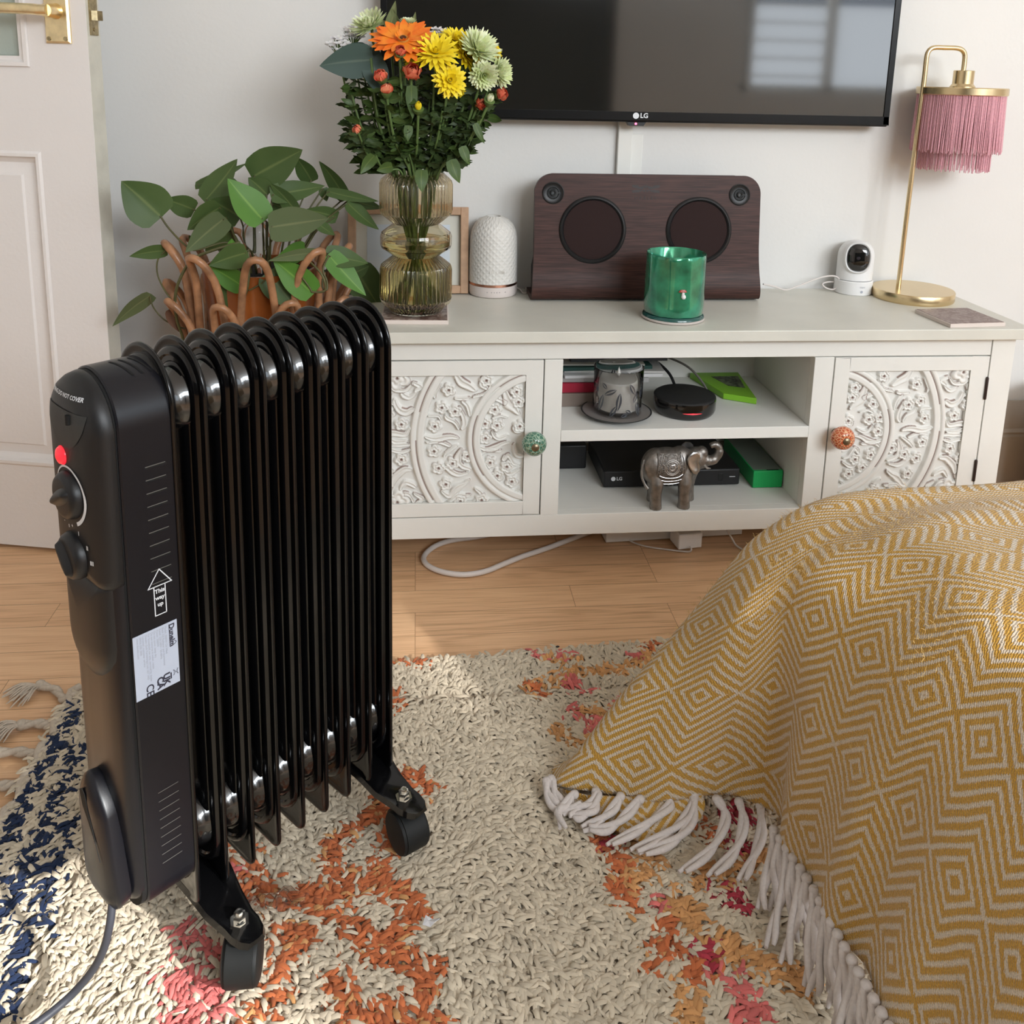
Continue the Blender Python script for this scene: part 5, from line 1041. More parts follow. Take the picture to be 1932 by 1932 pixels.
for x, y, t in ((.424, EY-.016, .0), (.4755, EY-.015, 0), (.427, EY+.016, .004), (.4925, EY+.016, .004)):
    g.tube([(x+t*.3, y*.3+EY*.7, z0+.075), (x, y, z0+.045), (x-.001, y, z0+.026), (x, y, z0+.012), (x, y, z0)], [.016, .0125, .0105, .0105, .0115], 18)
eb = obj('body', g, m_pewt, el, smooth=180)
md = eb.modifiers.new('remesh', 'REMESH'); md.mode = 'VOXEL'; md.voxel_size = .0013; md.use_smooth_shade = True; md = eb.modifiers.new('smooth', 'SMOOTH'); md.iterations = 8; md.factor = .6
m_silver = mat('polished_pewter', (.50, .49, .48), .30, .95, noise_amt=.2, nscale=90)
for sy in (-1, 1):
    L_ = []; ear = [(.478, .103), (.484, .108), (.492, .108), (.497, .1035), (.4985, .096), (.496, .089), (.499, .080), (.4985, .071), (.493, .066), (.487, .068), (.482, .075), (.4765, .084), (.4745, .094)]
    cx, cz = .488, .089
    for sc_e, dy in ((1, 0), (1.0, .003), (.86, .0040), (.7, .0022), (.2, .0018)): L_.append([(cx+(x-cx)*sc_e, EY+sy*(.0185+.0035*(1-(x-.474)/.025)+dy*1.0), z0+cz+(z-cz)*sc_e) for x, z in ear])
    obj('ear', G().rings(L_), m_silver, el, smooth=50)
obj('tail', G().tube(smoothpath([(.402, EY-.006, z0+.088), (.398, EY-.010, z0+.078), (.3965, EY-.014, z0+.062), (.402, EY-.018, z0+.047), (.407, EY-.021, z0+.040)], 5), [.0022]*16+[.003]*5, 8), m_pewt, el)
obj('tusk', G().tube([(.509, EY-.009, z0+.078), (.515, EY-.013, z0+.073), (.521, EY-.014, z0+.073)], [.0028, .0024, .001], 8), m_silver, el)
def on_body(x, z):
    y = EY-.0245*math.sqrt(max(.02, 1-((x-.443)/.043)**2*.9-((z-z0-.074)/.036)**2*.9))-.0032; return Vector((x, y, z))
gp_ = G(); gp_.grid([[on_body(.4225+.0525*i/16, z0+.050+.054*j/14)+Vector((0, -.0004, 0)) for i in range(17)] for j in range(15)])
obj('saddle_cloth', gp_, mat('dark_patterned_pewter', (.17, .155, .14), .45, .85, bump=1, bscale=350, noise_amt=.4, nscale=300), el, smooth=180, recalc=False)
g = G()
for r in (.0135, .0108, .005): g.tube([on_body(.4475+r*math.cos(a), z0+.081+r*math.sin(a)) for a in [2*PI*k/28 for k in range(29)]], .0009, 6, cap=False)
for pts in ([(.4265, .101), (.4235, .085), (.4215, .062), (.421, .051)], [(.4305, .102), (.4275, .085), (.4255, .066)], [(.469, .101), (.4715, .085), (.473, .066), (.474, .051)], [(.465, .102), (.467, .085), (.468, .067)], [(.4255, .066), (.435, .0625), (.447, .0615), (.459, .0625), (.468, .067)], [(.421, .051), (.433, .0485), (.447, .048), (.461, .0485), (.474, .051)], [(.423, .0585), (.435, .0555), (.447, .055), (.46, .0555), (.472, .0585)], [(.4465, .085), (.452, .086), (.451, .079), (.446, .0775)]):
    g.tube([on_body(x, z0+z) for x, z in [(p.x, p.y) for p in smoothpath([Vector((a, b, 0)) for a, b in pts], 5)]], .0008, 6)
obj('saddle_cloth_relief', g, m_silver, el)
for k in range(8): obj('bead', G().lathe([(0, -.0016), (.0016, 0), (0, .0016)], 8, on_body(.423+.0072*k, z0+.0445+.0*abs(k-3.5))), m_silver, el)

# ------------------------------------------------------------------ cables on the floor
o = obj('power_lead', G().tube(smoothpath([at(x, y, Z=.006) for x, y in [(960, 1000), (905, 1012), (850, 1020), (818, 1032), (800, 1050), (806, 1066), (835, 1079), (875, 1084), (915, 1078), (950, 1064), (985, 1050), (1030, 1035), (1075, 1018), (1110, 1005), (1150, 990)]], 6), .0048, 10), m_cablew, smooth=60); origin(o, at(850, 1075, Z=0)); tag(o, 'thick pale cable looping out on the floor under the left side of the cabinet', 'cable')
ps = thing('power_strip', 'white power strip lying on the floor under the middle of the cabinet', 'power strip', at(1200, 1020, Z=0))
A = at(1143, 1026, Z=.0); B = at(1400, 1010, Z=.0); d = (B-A).normalized(); nn = Vector((-d.y, d.x, 0))
g = G(); g.rings([[A+nn*a+Vector((0, 0, z)) for a, z in ((0, .002), (0, .024), (.004, .028), (.05, .028), (.054, .002))], [B+nn*a+Vector((0, 0, z)) for a, z in ((0, .002), (0, .024), (.004, .028), (.05, .028), (.054, .002))]]); obj('casing', g, m_whiteplas, ps, bevel=.0015)
g = G(); c = A+d*.05+nn*.026; g.lathe([(.018, .028), (.018, .04), (.014, .046), (0, .046)], 24, (c.x, c.y, 0)); obj('plug', g, m_whiteplas, ps)
ad = thing('plug_adapter', 'small white plug adapter with lead in front of the power strip', 'adapter', at(1300, 1030, Z=0))
a0, b0 = at(1280, 1038, Z=.006), at(1324, 1033, Z=.006); d = (b0-a0).normalized(); nn = Vector((-d.y, d.x, 0))
g = G(); g.rings([[a0+nn*q+Vector((0, 0, z)) for q, z in ((0, 0), (0, .03), (.04, .036), (.04, 0))], [b0+nn*q+Vector((0, 0, z)) for q, z in ((0, 0), (0, .03), (.04, .036), (.04, 0))]]); obj('body', g, m_whiteplas, ad, bevel=.002)
obj('adapter_lead', G().tube(smoothpath([at(1303, 1031, Z=.012), at(1304, 1038, Z=.008), at(1296, 1041, Z=.004), at(1260, 1037, Z=.003), at(1215, 1030, Z=.003), at(1185, 1018, Z=.004), at(1172, 1000, Z=.01)], 6), .0016, 8), m_cablew, ad, smooth=60)
o = obj('white_lead', G().tube(smoothpath([at(1372, 1000, Z=.03), at(1382, 1018, Z=.012), at(1390, 1030, Z=.004), at(1408, 1040, Z=.003)], 5), .0018, 8), m_cablew, smooth=60); origin(o, at(1390, 1030, Z=0)); tag(o, 'thin white lead on the floor beside the mustard throw', 'cable')

# tall two-tone container at the right of the cabinet
ct_ = thing('storage_basket', 'tall basket with white top and mustard lower part at the far right', 'basket', (1.355, 1.60, 0))
cb = (1.352, 1.60, 0)
obj('mustard_body', G().lathe([(0, .0), (.095, .0), (.098, .01), (.100, .175), (.1, .18)], 64, cb), mat('mustard_felt', (.56, .35, .07), .9, bump=.3, bscale=500), ct_, smooth=60)
obj('white_rim', G().lathe([(.1003, .155), (.1015, .24), (.098, .262), (.09, .268), (.083, .26), (.085, .20), (.088, .02), (0, .02)], 64, cb), mat('white_felt', (.74, .72, .73), .9, bump=.2, bscale=500), ct_, smooth=60)

# litter on the rug
m_film = glass('clear_film', (.95, .93, .93), .04, 1.3)
g = G(); R_ = random.Random(4); rows_ = []
for i in range(9):
    row = []
    for j in range(7):
        p = at(468+13.5*i, 1722-6*j-2.2*i+4*R_.uniform(-1, 1), Z=.03); p.z = .024+.012*R_.random()*math.sin(PI*(i+.3)/9)*math.sin(PI*(j+.5)/7.5)*1.6; row.append(p)
    rows_.append(row)
g.grid(rows_); o = obj('plastic_wrapper', g, m_film, smooth=0, recalc=False); o.modifiers.new('thickness', 'SOLIDIFY').thickness = .0004; origin(o, at(520, 1700, Z=.024)); tag(o, 'crumpled clear plastic wrapper on the rug beside the front castor', 'wrapper')
g = G(); c = at(812, 1745, Z=.026)
P = [at(x, y, Z=.026)+Vector((0, 0, z)) for x, y, z in ((797, 1748, .002), (803, 1737, .007), (816, 1740, .004), (830, 1742, .006), (820, 1752, .008), (812, 1754, .003), (808, 1746, .006))]
g.add(P, [(0, 6, 1), (1, 6, 2), (2, 6, 4), (2, 4, 3), (6, 5, 4), (0, 5, 6)]); o = obj('paper_scrap', g, mat('paper_white', (.72, .72, .74), .7), smooth=0); o.modifiers.new('thickness', 'SOLIDIFY').thickness = .0005; origin(o, c); tag(o, 'small torn white paper scrap on the rug right of the radiator', 'paper')
for x, y, lb in ((994, 1233, 'tiny black crumb at the far edge of the rug, left of the other'), (1052, 1220, 'tiny black crumb at the far edge of the rug, right of the other')):
    g = G(); p = at(x, y, Z=.021); ellip(g, p, (.003 if x > 1000 else .0016, .0016, .0014), 8); o = obj('crumb', g, m_black); origin(o, p); tag(o, lb, 'crumb', 'black crumbs on the rug')

# ------------------------------------------------------------------ leaves
def leaf_mat(name, c1, c2, rough=.45, sc=12):
    m = mat(name, c1, rough, noise_amt=0, spec=.35); nt = m.node_tree; b = nt.nodes['Principled BSDF']; N = nt.nodes.new; L = nt.links.new
    uv = N('ShaderNodeUVMap'); uv.uv_map = 'leaf'; s = N('ShaderNodeSeparateXYZ'); L(uv.outputs[0], s.inputs[0])
    ab = N('ShaderNodeMath'); ab.operation = 'ABSOLUTE'; L(s.outputs['Y'], ab.inputs[0]); mr = N('ShaderNodeMapRange'); mr.inputs['From Min'].default_value = .02; mr.inputs['From Max'].default_value = .10; mr.inputs['To Min'].default_value = .45; mr.inputs['To Max'].default_value = 0; L(ab.outputs[0], mr.inputs['Value'])
    tc = N('ShaderNodeTexCoord'); n = N('ShaderNodeTexNoise'); n.inputs['Scale'].default_value = sc; n.inputs['Detail'].default_value = 4; L(tc.outputs['Object'], n.inputs['Vector'])
    m1 = N('ShaderNodeMixRGB'); m1.inputs['Color1'].default_value = (*c1, 1); m1.inputs['Color2'].default_value = (*c2, 1); L(n.outputs['Fac'], m1.inputs['Fac'])
    m2 = N('ShaderNodeMixRGB'); L(mr.outputs[0], m2.inputs['Fac']); L(m1.outputs[0], m2.inputs['Color1']); m2.inputs['Color2'].default_value = (min(1, c2[0]*1.8+.05), min(1, c2[1]*1.5+.05), c2[2]*1.6+.02, 1); L(m2.outputs[0], b.inputs['Base Color'])
    return m
CAMP = Vector((0, 0, CH))
def leaf_pts(b, t, W, roll=0, arch=.12, fold=.18, nt=9, nw=5, shape='heart', jag=0):
    b = Vector(b); t = Vector(t); ax = t-b; Ln = ax.length; ax.normalize(); vw = (b-CAMP).normalized(); side = ax.cross(vw)
    if side.length < 1e-3: side = Vector((1, 0, 0))
    side.normalize(); up_ = side.cross(ax).normalized(); sd_ = side*math.cos(roll)+up_*math.sin(roll); nm = sd_.cross(ax).normalized()
    rows_ = []; uvs = []
    for i in range(nt):
        s = i/(nt-1)
        if shape == 'heart': wd = (math.sin(PI*min(1, s**.62))**.85)*(1-.12*s) if 0 < s < 1 else 0; lx = s-.10*(1 if s < .25 else 0)*0
        else: wd = math.sin(PI*s**.8)**.9 if 0 < s < 1 else 0
        if jag: wd *= 1-jag*(i % 2)
        row = []; ur = []
        for j in range(nw):
            q = (j/(nw-1)*2-1); back = (-.13*abs(q)**1.5*math.exp(-((s-.12)/.12)**2) if shape == 'heart' else 0)
            p = b+ax*Ln*(s+back)+sd_*(W*.5*wd*q)+nm*(-arch*Ln*4*s*(s-1)*.5 - .0)+nm*(-fold*W*.5*wd*abs(q)*-1)*-1+Vector((0, 0, -arch*Ln*s*s*.3))
            row.append(p); ur.append((s, q))
        rows_.append(row); uvs.append(ur)
    return rows_, uvs
def leaf_obj(name, rs, m, parent, label=None, thick=0):
    g = G(); uvs = []
    for rows_, uv_ in rs:
        g.grid(rows_); uvs += [u for r in uv_ for u in r]
    o = obj(name, g, m, parent, smooth=180, recalc=False, label=label); ul = o.data.uv_layers.new(name='leaf')
    for lp_ in o.data.loops: ul.data[lp_.index].uv = uvs[lp_.vertex_index]
    return o

# pothos in an amber pot inside a rattan stand
m_l1 = leaf_mat('pothos_green', (.045, .085, .022), (.085, .13, .040)); m_l2 = leaf_mat('pothos_bright', (.055, .155, .018), (.10, .23, .03)); m_l3 = leaf_mat('pothos_pale', (.085, .12, .05), (.12, .15, .07)); m_l4 = leaf_mat('withered_leaf', (.13, .06, .035), (.17, .085, .05), .7)
m_stem = mat('pothos_stem', (.09, .085, .03), .5, noise_amt=.2)
PX, PY = -.262, 1.545
pth = thing('pothos_plant', 'trailing green pothos plant with heart shaped leaves in the rattan stand', 'plant', (PX, PY, .30))
m_pot = mat('amber_brown_pot', (.27, .072, .013), .3, coat=.4, noise_amt=.15, nscale=12)
PTZ = .535
obj('pot', G().lathe([(0, .30), (.060, .30), (.068, .31), (.085, .42), (.094, PTZ-.008), (.0945, PTZ), (.090, PTZ), (.088, PTZ-.02), (0, PTZ-.02)], 64, (PX, PY, 0)), m_pot, pth, smooth=50)
obj('soil', G().lathe([(0, PTZ-.008), (.089, PTZ-.012)], 40, (PX, PY, 0)), mat('dark_soil', (.012, .010, .008), .95, bump=1, bscale=300), pth)
def q2(cx, cy): return 200+cx/2.76, 240+cy/2.76
LV = [((280, 460), (78, 272), 200, 1.50, .05, 0), ((455, 428), (298, 370), 105, 1.53, .3, 0), ((520, 378), (684, 156), 125, 1.52, .5, 0), ((475, 300), (735, 177), 70, 1.56, .9, 0), ((770, 255), (1024, 107), 185, 1.55, .1, 0), ((1070, 278), (985, 148), 95, 1.58, .4, 0),
      ((1245, 370), (1108, 168), 85, 1.58, .5, 0), ((868, 350), (1140, 297), 105, 1.53, .3, 0), ((1160, 335), (1422, 378), 62, 1.55, .6, 0), ((1272, 378), (1442, 418), 70, 1.57, .5, 0), ((815, 480), (632, 258), 150, 1.47, -.3, 1), ((695, 465), (538, 372), 140, 1.50, .2, 0),
      ((592, 418), (422, 530), 115, 1.49, .3, 0), ((612, 478), (412, 645), 120, 1.48, .2, 2), ((648, 545), (515, 640), 100, 1.51, .3, 0), ((862, 520), (1162, 465), 150, 1.45, .15, 2), ((985, 432), (852, 286), 80, 1.52, .5, 0), ((1198, 468), (1032, 425), 80, 1.54, .3, 0),
      ((1262, 398), (1422, 528), 85, 1.53, .6, 0), ((838, 350), (740, 258), 105, 1.54, .2, 0), ((312, 642), (120, 668), 68, 1.50, .4, 0), ((230, 878), (32, 1030), 75, 1.48, .5, 2), ((728, 655), (535, 715), 115, 1.44, .3, 0), ((712, 828), (532, 715), 100, 1.45, .2, 1), ((650, 720), (655, 575), 95, 1.455, .4, 1),
      ((700, 918), (608, 770), 118, 1.47, .1, 0), ((1088, 655), (842, 690), 58, 1.44, .5, 2), ((1030, 642), (870, 690), 110, 1.46, -.6, 1), ((1072, 860), (868, 680), 130, 1.44, .1, 1), ((850, 762), (1000, 948), 150, 1.46, .2, 0), ((1150, 660), (1366, 702), 100, 1.48, .3, 0), ((1165, 672), (1355, 870), 105, 1.47, .3, 1),
      ((1300, 740), (1430, 940), 175, 1.62, .1, 0), ((1290, 760), (1370, 720), 80, 1.6, .4, 0), ((338, 950), (385, 1065), 66, 1.47, .2, 3), ((1105, 503), (1192, 560), 55, 1.5, .4, 0), ((600, 300), (720, 340), 100, 1.56, .3, 0), ((870, 400), (990, 440), 80, 1.56, .3, 0), ((1130, 320), (1150, 385), 55, 1.57, .4, 0), ((500, 620), (430, 560), 60, 1.53, .4, 0)]
for (b_, t_, w_, Y_, ro, k_) in LV:
    R_ = random.Random(int(b_[0]*7+b_[1])); bx, by = q2(*b_); tx, ty = q2(*t_); bb = at(bx, by, Y=Y_); tt = at(tx, ty, Y=Y_+R_.uniform(-.03, .02)); wm = w_/2.76/1070*1.12
    leaf_obj('leaf', [leaf_pts(bb, tt, wm, ro, .10, .16, 13, 7)], [m_l1, m_l2, m_l3, m_l4][k_], pth, label='withered brown leaf' if k_ == 3 else None)
    if k_ == 3 or b_ in ((280, 460), (312, 642), (230, 878)): continue
    hub = Vector((PX+.06*math.tanh((bb.x-PX)*9), PY-.02, PTZ-.01+.0)); mid = bb*.5+hub*.5+Vector((0, 0, .02 if bb.z > hub.z else -.012))
    if bb.z < PTZ: hub = Vector((PX+(bb.x-PX)*.7, 1.475, PTZ+.004)); mid = bb*.5+hub*.5+Vector((0, -.015, .01))
    obj('petiole', G().tube(smoothpath([bb+(tt-bb)*.02, bb*.82+mid*.18+Vector((0, 0, .002)), mid, hub*.75+mid*.25, hub], 5), [.0014]*10+[.0019]*11, 7), m_stem, pth, smooth=60)
for pts, r in (([(282, 462, 1.5), (330, 530, 1.5), (410, 612, 1.49), (470, 640, 1.48), (620, 600, 1.49), (700, 640, 1.5)], .0016), ([(312, 642, 1.5), (270, 690, 1.5), (268, 765, 1.5), (300, 840, 1.49), (345, 905, 1.48)], .0013), ([(230, 880, 1.48), (245, 935, 1.48), (300, 1000, 1.48), (370, 1035, 1.48), (415, 1050, 1.48)], .0012),
               ([(700, 600, 1.47), (560, 640, 1.46), (450, 690, 1.46), (385, 790, 1.46), (360, 890, 1.465), (368, 1000, 1.47), (400, 1100, 1.48), (410, 1200, 1.49)], .0024), ([(740, 640, 1.46), (745, 760, 1.45), (730, 860, 1.45), (700, 925, 1.46), (745, 985, 1.47)], .0022), ([(745, 850, 1.45), (800, 820, 1.45), (850, 780, 1.45)], .0013),
               ([(1010, 660, 1.46), (1060, 700, 1.45), (1125, 770, 1.44), (1140, 850, 1.44), (1070, 858, 1.44)], .0018), ([(1160, 668, 1.47), (1130, 740, 1.455), (1150, 800, 1.45), (1150, 845, 1.445), (1128, 835, 1.445), (1128, 790, 1.45)], .0016)):
    obj('vine', G().tube(smoothpath([at(*q2(x, y), Y=Y_) for x, y, Y_ in pts], 6), r, 8), m_stem, pth, smooth=60)
# watering globe
wg_ = thing('watering_globe', 'clear glass watering globe standing among the pothos stems', 'watering globe', (PX, PY-.03, PTZ-.03)); c = at(*q2(790, 555), Y=1.52)
obj('bulb', G().lathe([(.0, -.075), (.005, -.07), (.006, -.034), (.013, -.027), (.024, -.012), (.027, .0), (.024, .013), (.013, .0235), (0, .027)], 40, c), m_clear, wg_, smooth=60)
# rattan stand
m_ratt = mat('rattan_cane', (.36, .175, .085), .42, noise_amt=.38, nscale=45, coat=.15)
rs_ = thing('rattan_plant_stand', 'looped brown rattan plant stand holding the pothos behind the radiator', 'plant stand', (PX, PY, 0))
def arch(a0, a1, r, ztop, zb, rb, n=22, flare=.022):
    P = []
    for k in range(n+1):
        t = k/n; a = a0+(a1-a0)*t; h = abs(math.sin(PI*t))**.42; z = zb+(ztop-zb)*h; rr = rb+(r-rb)*((z-zb)/(ztop-zb))**1.3+flare*max(0, (z-ztop+.06)/.06)**2
        aa = (a0+a1)/2+(a1-a0)/2*(math.copysign(min(1, abs(2*t-1)**.8), 2*t-1)) ; aa = aa*1.0
        P.append((PX+rr*math.cos(aa), PY+rr*math.sin(aa), z))
    return P
for k in range(9):
    a = -PI/2+2*PI*k/9+.12; obj('cane_loop', G().tube(arch(a-.36, a+.36, .128, .575+.006*math.sin(k*2), .02, .085), .0062, 10), m_ratt, rs_, smooth=60)
for k in range(9):
    a = -PI/2+2*PI*(k+.5)/9+.1; obj('cane_loop', G().tube(arch(a-.30, a+.30, .138, .500+.006*math.cos(k*3), .02, .09), .0058, 10), m_ratt, rs_, smooth=60)
for z, r in ((.295, .112), (.02, .09)): obj('cane_ring', G().tube([(PX+r*math.cos(2*PI*k/40), PY+r*math.sin(2*PI*k/40), z) for k in range(41)], .006, 8, cap=False), m_ratt, rs_, smooth=60)
obj('pot_rest', G().lathe([(0, .288), (.108, .288), (.108, .298), (0, .298)], 40, (PX, PY, 0)), m_ratt, rs_)
for k in range(8):
    a = 2*PI*k/8+.2; obj('cane_binding', G().lathe([(.0085, -.010), (.009, -.008), (.009, .008), (.0085, .010)], 12, (PX+.118*math.cos(a), PY+.118*math.sin(a), .41)), mat('dark_binding', (.16, .08, .045), .6), rs_)

# ------------------------------------------------------------------ bouquet: every stem is a thing
def q1(cx, cy, Y=1.5): return at(560+cx/4.293, cy/4.293, Y=Y)
KF = 1/4.293/1085
m_fstem = mat('flower_stem', (.10, .16, .045), .5, noise_amt=.15); m_fol = leaf_mat('flower_foliage', (.020, .040, .012), (.050, .078, .022), .5, 40); m_fol2 = leaf_mat('rose_foliage', (.038, .072, .018), (.075, .125, .028), .45, 30)
m_euc = leaf_mat('eucalyptus', (.035, .062, .05), (.05, .085, .07), .55, 10)
def petal(g, c, out, up_, L_, W, curl, tipw=.35, nseg=4, cup=0.0):
    side = out.cross(up_).normalized(); rows_ = []
    for i in range(nseg+1):
        s = i/nseg; w_ = W*.5*(math.sin(PI*(.12+.76*s))**.8)*(1 if s < .99 else tipw); p = c+out*(L_*s*math.cos(curl*s*.5))+up_*(L_*s*math.sin(curl*s*.5))
        rows_.append([p-side*w_+up_*cup*w_, p-up_*(.12*w_), p+side*w_+up_*cup*w_])
    g.grid(rows_)
def head(g, c, n, layers, seed=0, jit=.08):
    n = n.normalized(); t = n.cross(Vector((.3, .2, 1))).normalized(); b = n.cross(t); R_ = random.Random(seed)
    for (cnt, elev, L_, W, r0, curl) in layers:
        ph = R_.random()*6
        for k in range(cnt):
            a = ph+2*PI*k/cnt+R_.uniform(-jit, jit); rad = t*math.cos(a)+b*math.sin(a); e = elev+R_.uniform(-jit, jit); out = (rad*math.cos(e)+n*math.sin(e)).normalized(); upv = (n*math.cos(e)-rad*math.sin(e)).normalized()
            petal(g, c+rad*r0, out, upv, L_*R_.uniform(.9, 1.08), W, curl)
def stem_path(top, lean=0, seed=0):
    R_ = random.Random(seed); nx = VX+max(-.034, min(.034, (top.x-VX)*.36))+R_.uniform(-.008, .008); ny = VY+max(-.030, min(.030, (top.y-VY)*.5))+R_.uniform(-.01, .01); neck = Vector((nx, ny, VZ+.243)); wy = Vector((VX+(nx-VX)*.55, VY+(ny-VY)*.5, VZ+.155)); w2 = Vector((VX+(nx-VX)*.1, VY+(ny-VY)*.1, VZ+.10)); bt = Vector((VX-(nx-VX)*.9, VY-(ny-VY)*.9, VZ+.014))
    mid = neck*.5+top*.5+Vector(((top.x-VX)*(.06 if top.x > VX else .12), 0, -.01)); return smoothpath([top, mid, neck, wy, w2, bt], 6)
def add_leaves(par, P, s0, s1, n, Lr, Wr, seed, m, shape='plain', jag=.35, name='foliage'):
    R_ = random.Random(seed); rs = []; Lr = (Lr[0]*.72, Lr[1]*.80); Wr = (Wr[0]*.75, Wr[1]*.85)
    for k in range(int(n*1.7)):
        i = int((s0+(s1-s0)*R_.random())*12); i = max(0, min(len(P)-2, i)); p = P[i].lerp(P[i+1], R_.random()); ang = R_.uniform(0, 2*PI); d = Vector((math.cos(ang), math.sin(ang)*.8, R_.uniform(-.25, .75))).normalized(); L_ = R_.uniform(*Lr)
        rs.append(leaf_pts(p, p+d*L_, L_*R_.uniform(*Wr), R_.uniform(-1, 1), R_.uniform(.1, .5), .2, 7 if jag else 6, 3, shape, jag))
    return leaf_obj(name, rs, m, par)
def flower(kind, label, cat, grp, top, nrm, layers, mp, seed, leaves=(14, (.022, .045)), centre=None, mfol=None, st=.0022, jag=.35, calyx=True):
    P = stem_path(top-nrm.normalized()*.006, 0, seed); t = thing(kind, label, cat, P[-1], 0, grp)
    g = G(); head(g, top, nrm, layers, seed); obj('flower_head', g, mp, t, smooth=180, recalc=False)
    if centre: 
        r, m_c, h_ = centre; nn = nrm.normalized(); q = nn.to_track_quat('Z', 'Y').to_matrix(); obj('flower_centre', G().lathe([(r, 0), (r*.85, h_), (r*.4, h_*1.3), (0, h_*.9)], 24, top, q), m_c, t)
    if calyx: q = nrm.normalized().to_track_quat('Z', 'Y').to_matrix(); obj('calyx', G().lathe([(0, -.010), (.004, -.009), (.0075, -.004), (.009, .001)], 12, top, q), m_fstem, t)
    obj('stem', G().tube(P, st, 8), m_fstem, t, smooth=60)
    if leaves[0]: add_leaves(t, P, .12, .88, leaves[0], leaves[1], (.42, .62), seed+5, mfol or m_fol, 'plain', jag)
    return t
def pm(name, c1, c2, rough=.55):
    m = pattern_mat(name, c1, c2, 35, rough); b = m.node_tree.nodes['Principled BSDF']; b.inputs['Subsurface Weight'].default_value = .15; b.inputs['Subsurface Radius'].default_value = (.004, .003, .001); b.inputs['Subsurface Scale'].default_value = .3; return m
m_or = pm('gerbera_orange', (.86, .16, .01), (.90, .27, .02)); m_ye = pm('yellow_petal', (.88, .66, .01), (.93, .76, .04)); m_gw = pm('pale_green_petal', (.66, .74, .36), (.84, .87, .62)); m_ro = pm('coral_rose', (.74, .11, .06), (.84, .30, .16)); m_wf = pm('white_floret', (.70, .66, .64), (.8, .78, .76)); m_ct = mat('gerbera_centre', (.10, .03, .01), .8, bump=1, bscale=900); m_ctr = mat('gerbera_ring', (.62, .30, .05), .8, bump=1, bscale=900)
def V(x, y, z): return Vector((x, y, z))
R1 = lambda r: r*KF
# gerbera
c = q1(862, 318, 1.475); gt = flower('gerbera', 'large orange gerbera with dark centre at the top left of the bouquet', 'flower', None, c, V(-.05, -.62, .78), [(19, .06, R1(215), .0155, .007, -.15), (18, .26, R1(190), .013, .006, -.2), (26, .8, R1(60), .004, .005, .3)], m_or, 11, (0, (0, 0)), (.0095, m_ctr, .003), st=.003)
obj('dark_eye', G().lathe([(.0052, .0035), (.004, .0048), (0, .0042)], 20, c, V(-.05, -.62, .78).normalized().to_track_quat('Z', 'Y').to_matrix()), m_ct, gt)
c = q1(985, 290, 1.515); flower('gerbera', 'second orange gerbera half hidden behind the large one', 'flower', None, c, V(.35, -.35, .85), [(26, .15, R1(150), .010, .006, -.1), (22, .4, R1(120), .009, .005, -.2)], m_or, 12, (0, (0, 0)), (.007, m_ctr, .003))
YL = lambda r: [(18, .05, R1(r), .0085, .004, -.15), (16, .30, R1(r*.92), .008, .004, 0), (14, .55, R1(r*.78), .007, .003, .2), (12, .85, R1(r*.55), .0055, .002, .5), (8, 1.2, R1(r*.35), .0045, .001, .6)]
for i, (cx, cy, r, Y_, nv, lb) in enumerate(((1125, 425, 165, 1.455, (0, -.75, .65), 'large yellow chrysanthemum at the centre of the bouquet'), (965, 455, 95, 1.48, (-.5, -.6, .6), 'yellow chrysanthemum tucked left behind the large yellow one'), (1300, 330, 135, 1.50, (.25, -.5, .8), 'yellow chrysanthemum above right of the large yellow one'), (1375, 440, 135, 1.49, (.65, -.5, .4), 'yellow chrysanthemum facing right beside the pale green blooms'), (1240, 650, 115, 1.445, (.25, -.9, .25), 'lower yellow chrysanthemum facing forward beneath the large yellow one'), (1272, 745, 75, 1.46, (.3, -.5, -.7), 'drooping half open yellow chrysanthemum lowest of the yellow ones'), (1590, 395, 85, 1.52, (.8, -.2, .5), 'deep yellow chrysanthemum peeping out behind the pale green blooms'))):
    flower('yellow_chrysanthemum', lb, 'flower', 'yellow chrysanthemums in the bouquet', q1(cx, cy, Y_), V(*nv), YL(r), m_ye, 20+i, (22, (.02, .042)))
GL = lambda r: [(22, -.1, R1(r*.95), .007, .003, .5), (22, .2, R1(r*.95), .0065, .003, .5), (20, .45, R1(r*.88), .006, .003, .5), (18, .7, R1(r*.78), .0055, .003, .4), (14, .95, R1(r*.65), .005, .002, .4), (10, 1.25, R1(r*.5), .0045, .001, .3)]
for i, (cx, cy, r, Y_, nv, lb) in enumerate(((592, 205, 150, 1.53, (-.45, -.45, .75), 'round pale green chrysanthemum at the upper left of the bouquet'), (1470, 400, 165, 1.475, (.45, -.65, .6), 'largest pale green chrysanthemum at the upper right of the bouquet'), (1515, 610, 110, 1.46, (.15, -.9, -.15), 'pale green chrysanthemum hanging below the largest pale green one'), (1640, 590, 115, 1.475, (.75, -.6, .1), 'pale green chrysanthemum at the right edge of the bouquet'), (900, 185, 60, 1.55, (0, -.2, 1), 'narrow half open white chrysanthemum behind the orange gerbera'))):
    flower('green_chrysanthemum', lb, 'flower', 'pale green chrysanthemums in the bouquet', q1(cx, cy, Y_), V(*nv), GL(r), m_gw, 40+i, (20, (.02, .042)))
def rose_layers(r): return [(5, .75, R1(r), R1(r)*1.15, R1(r)*.28, 1.3), (5, .95, R1(r*.98), R1(r), R1(r)*.24, 1.3), (4, 1.15, R1(r*.95), R1(r)*.8, R1(r)*.16, 1.0), (3, 1.35, R1(r*.95), R1(r)*.6, R1(r)*.08, .6)]
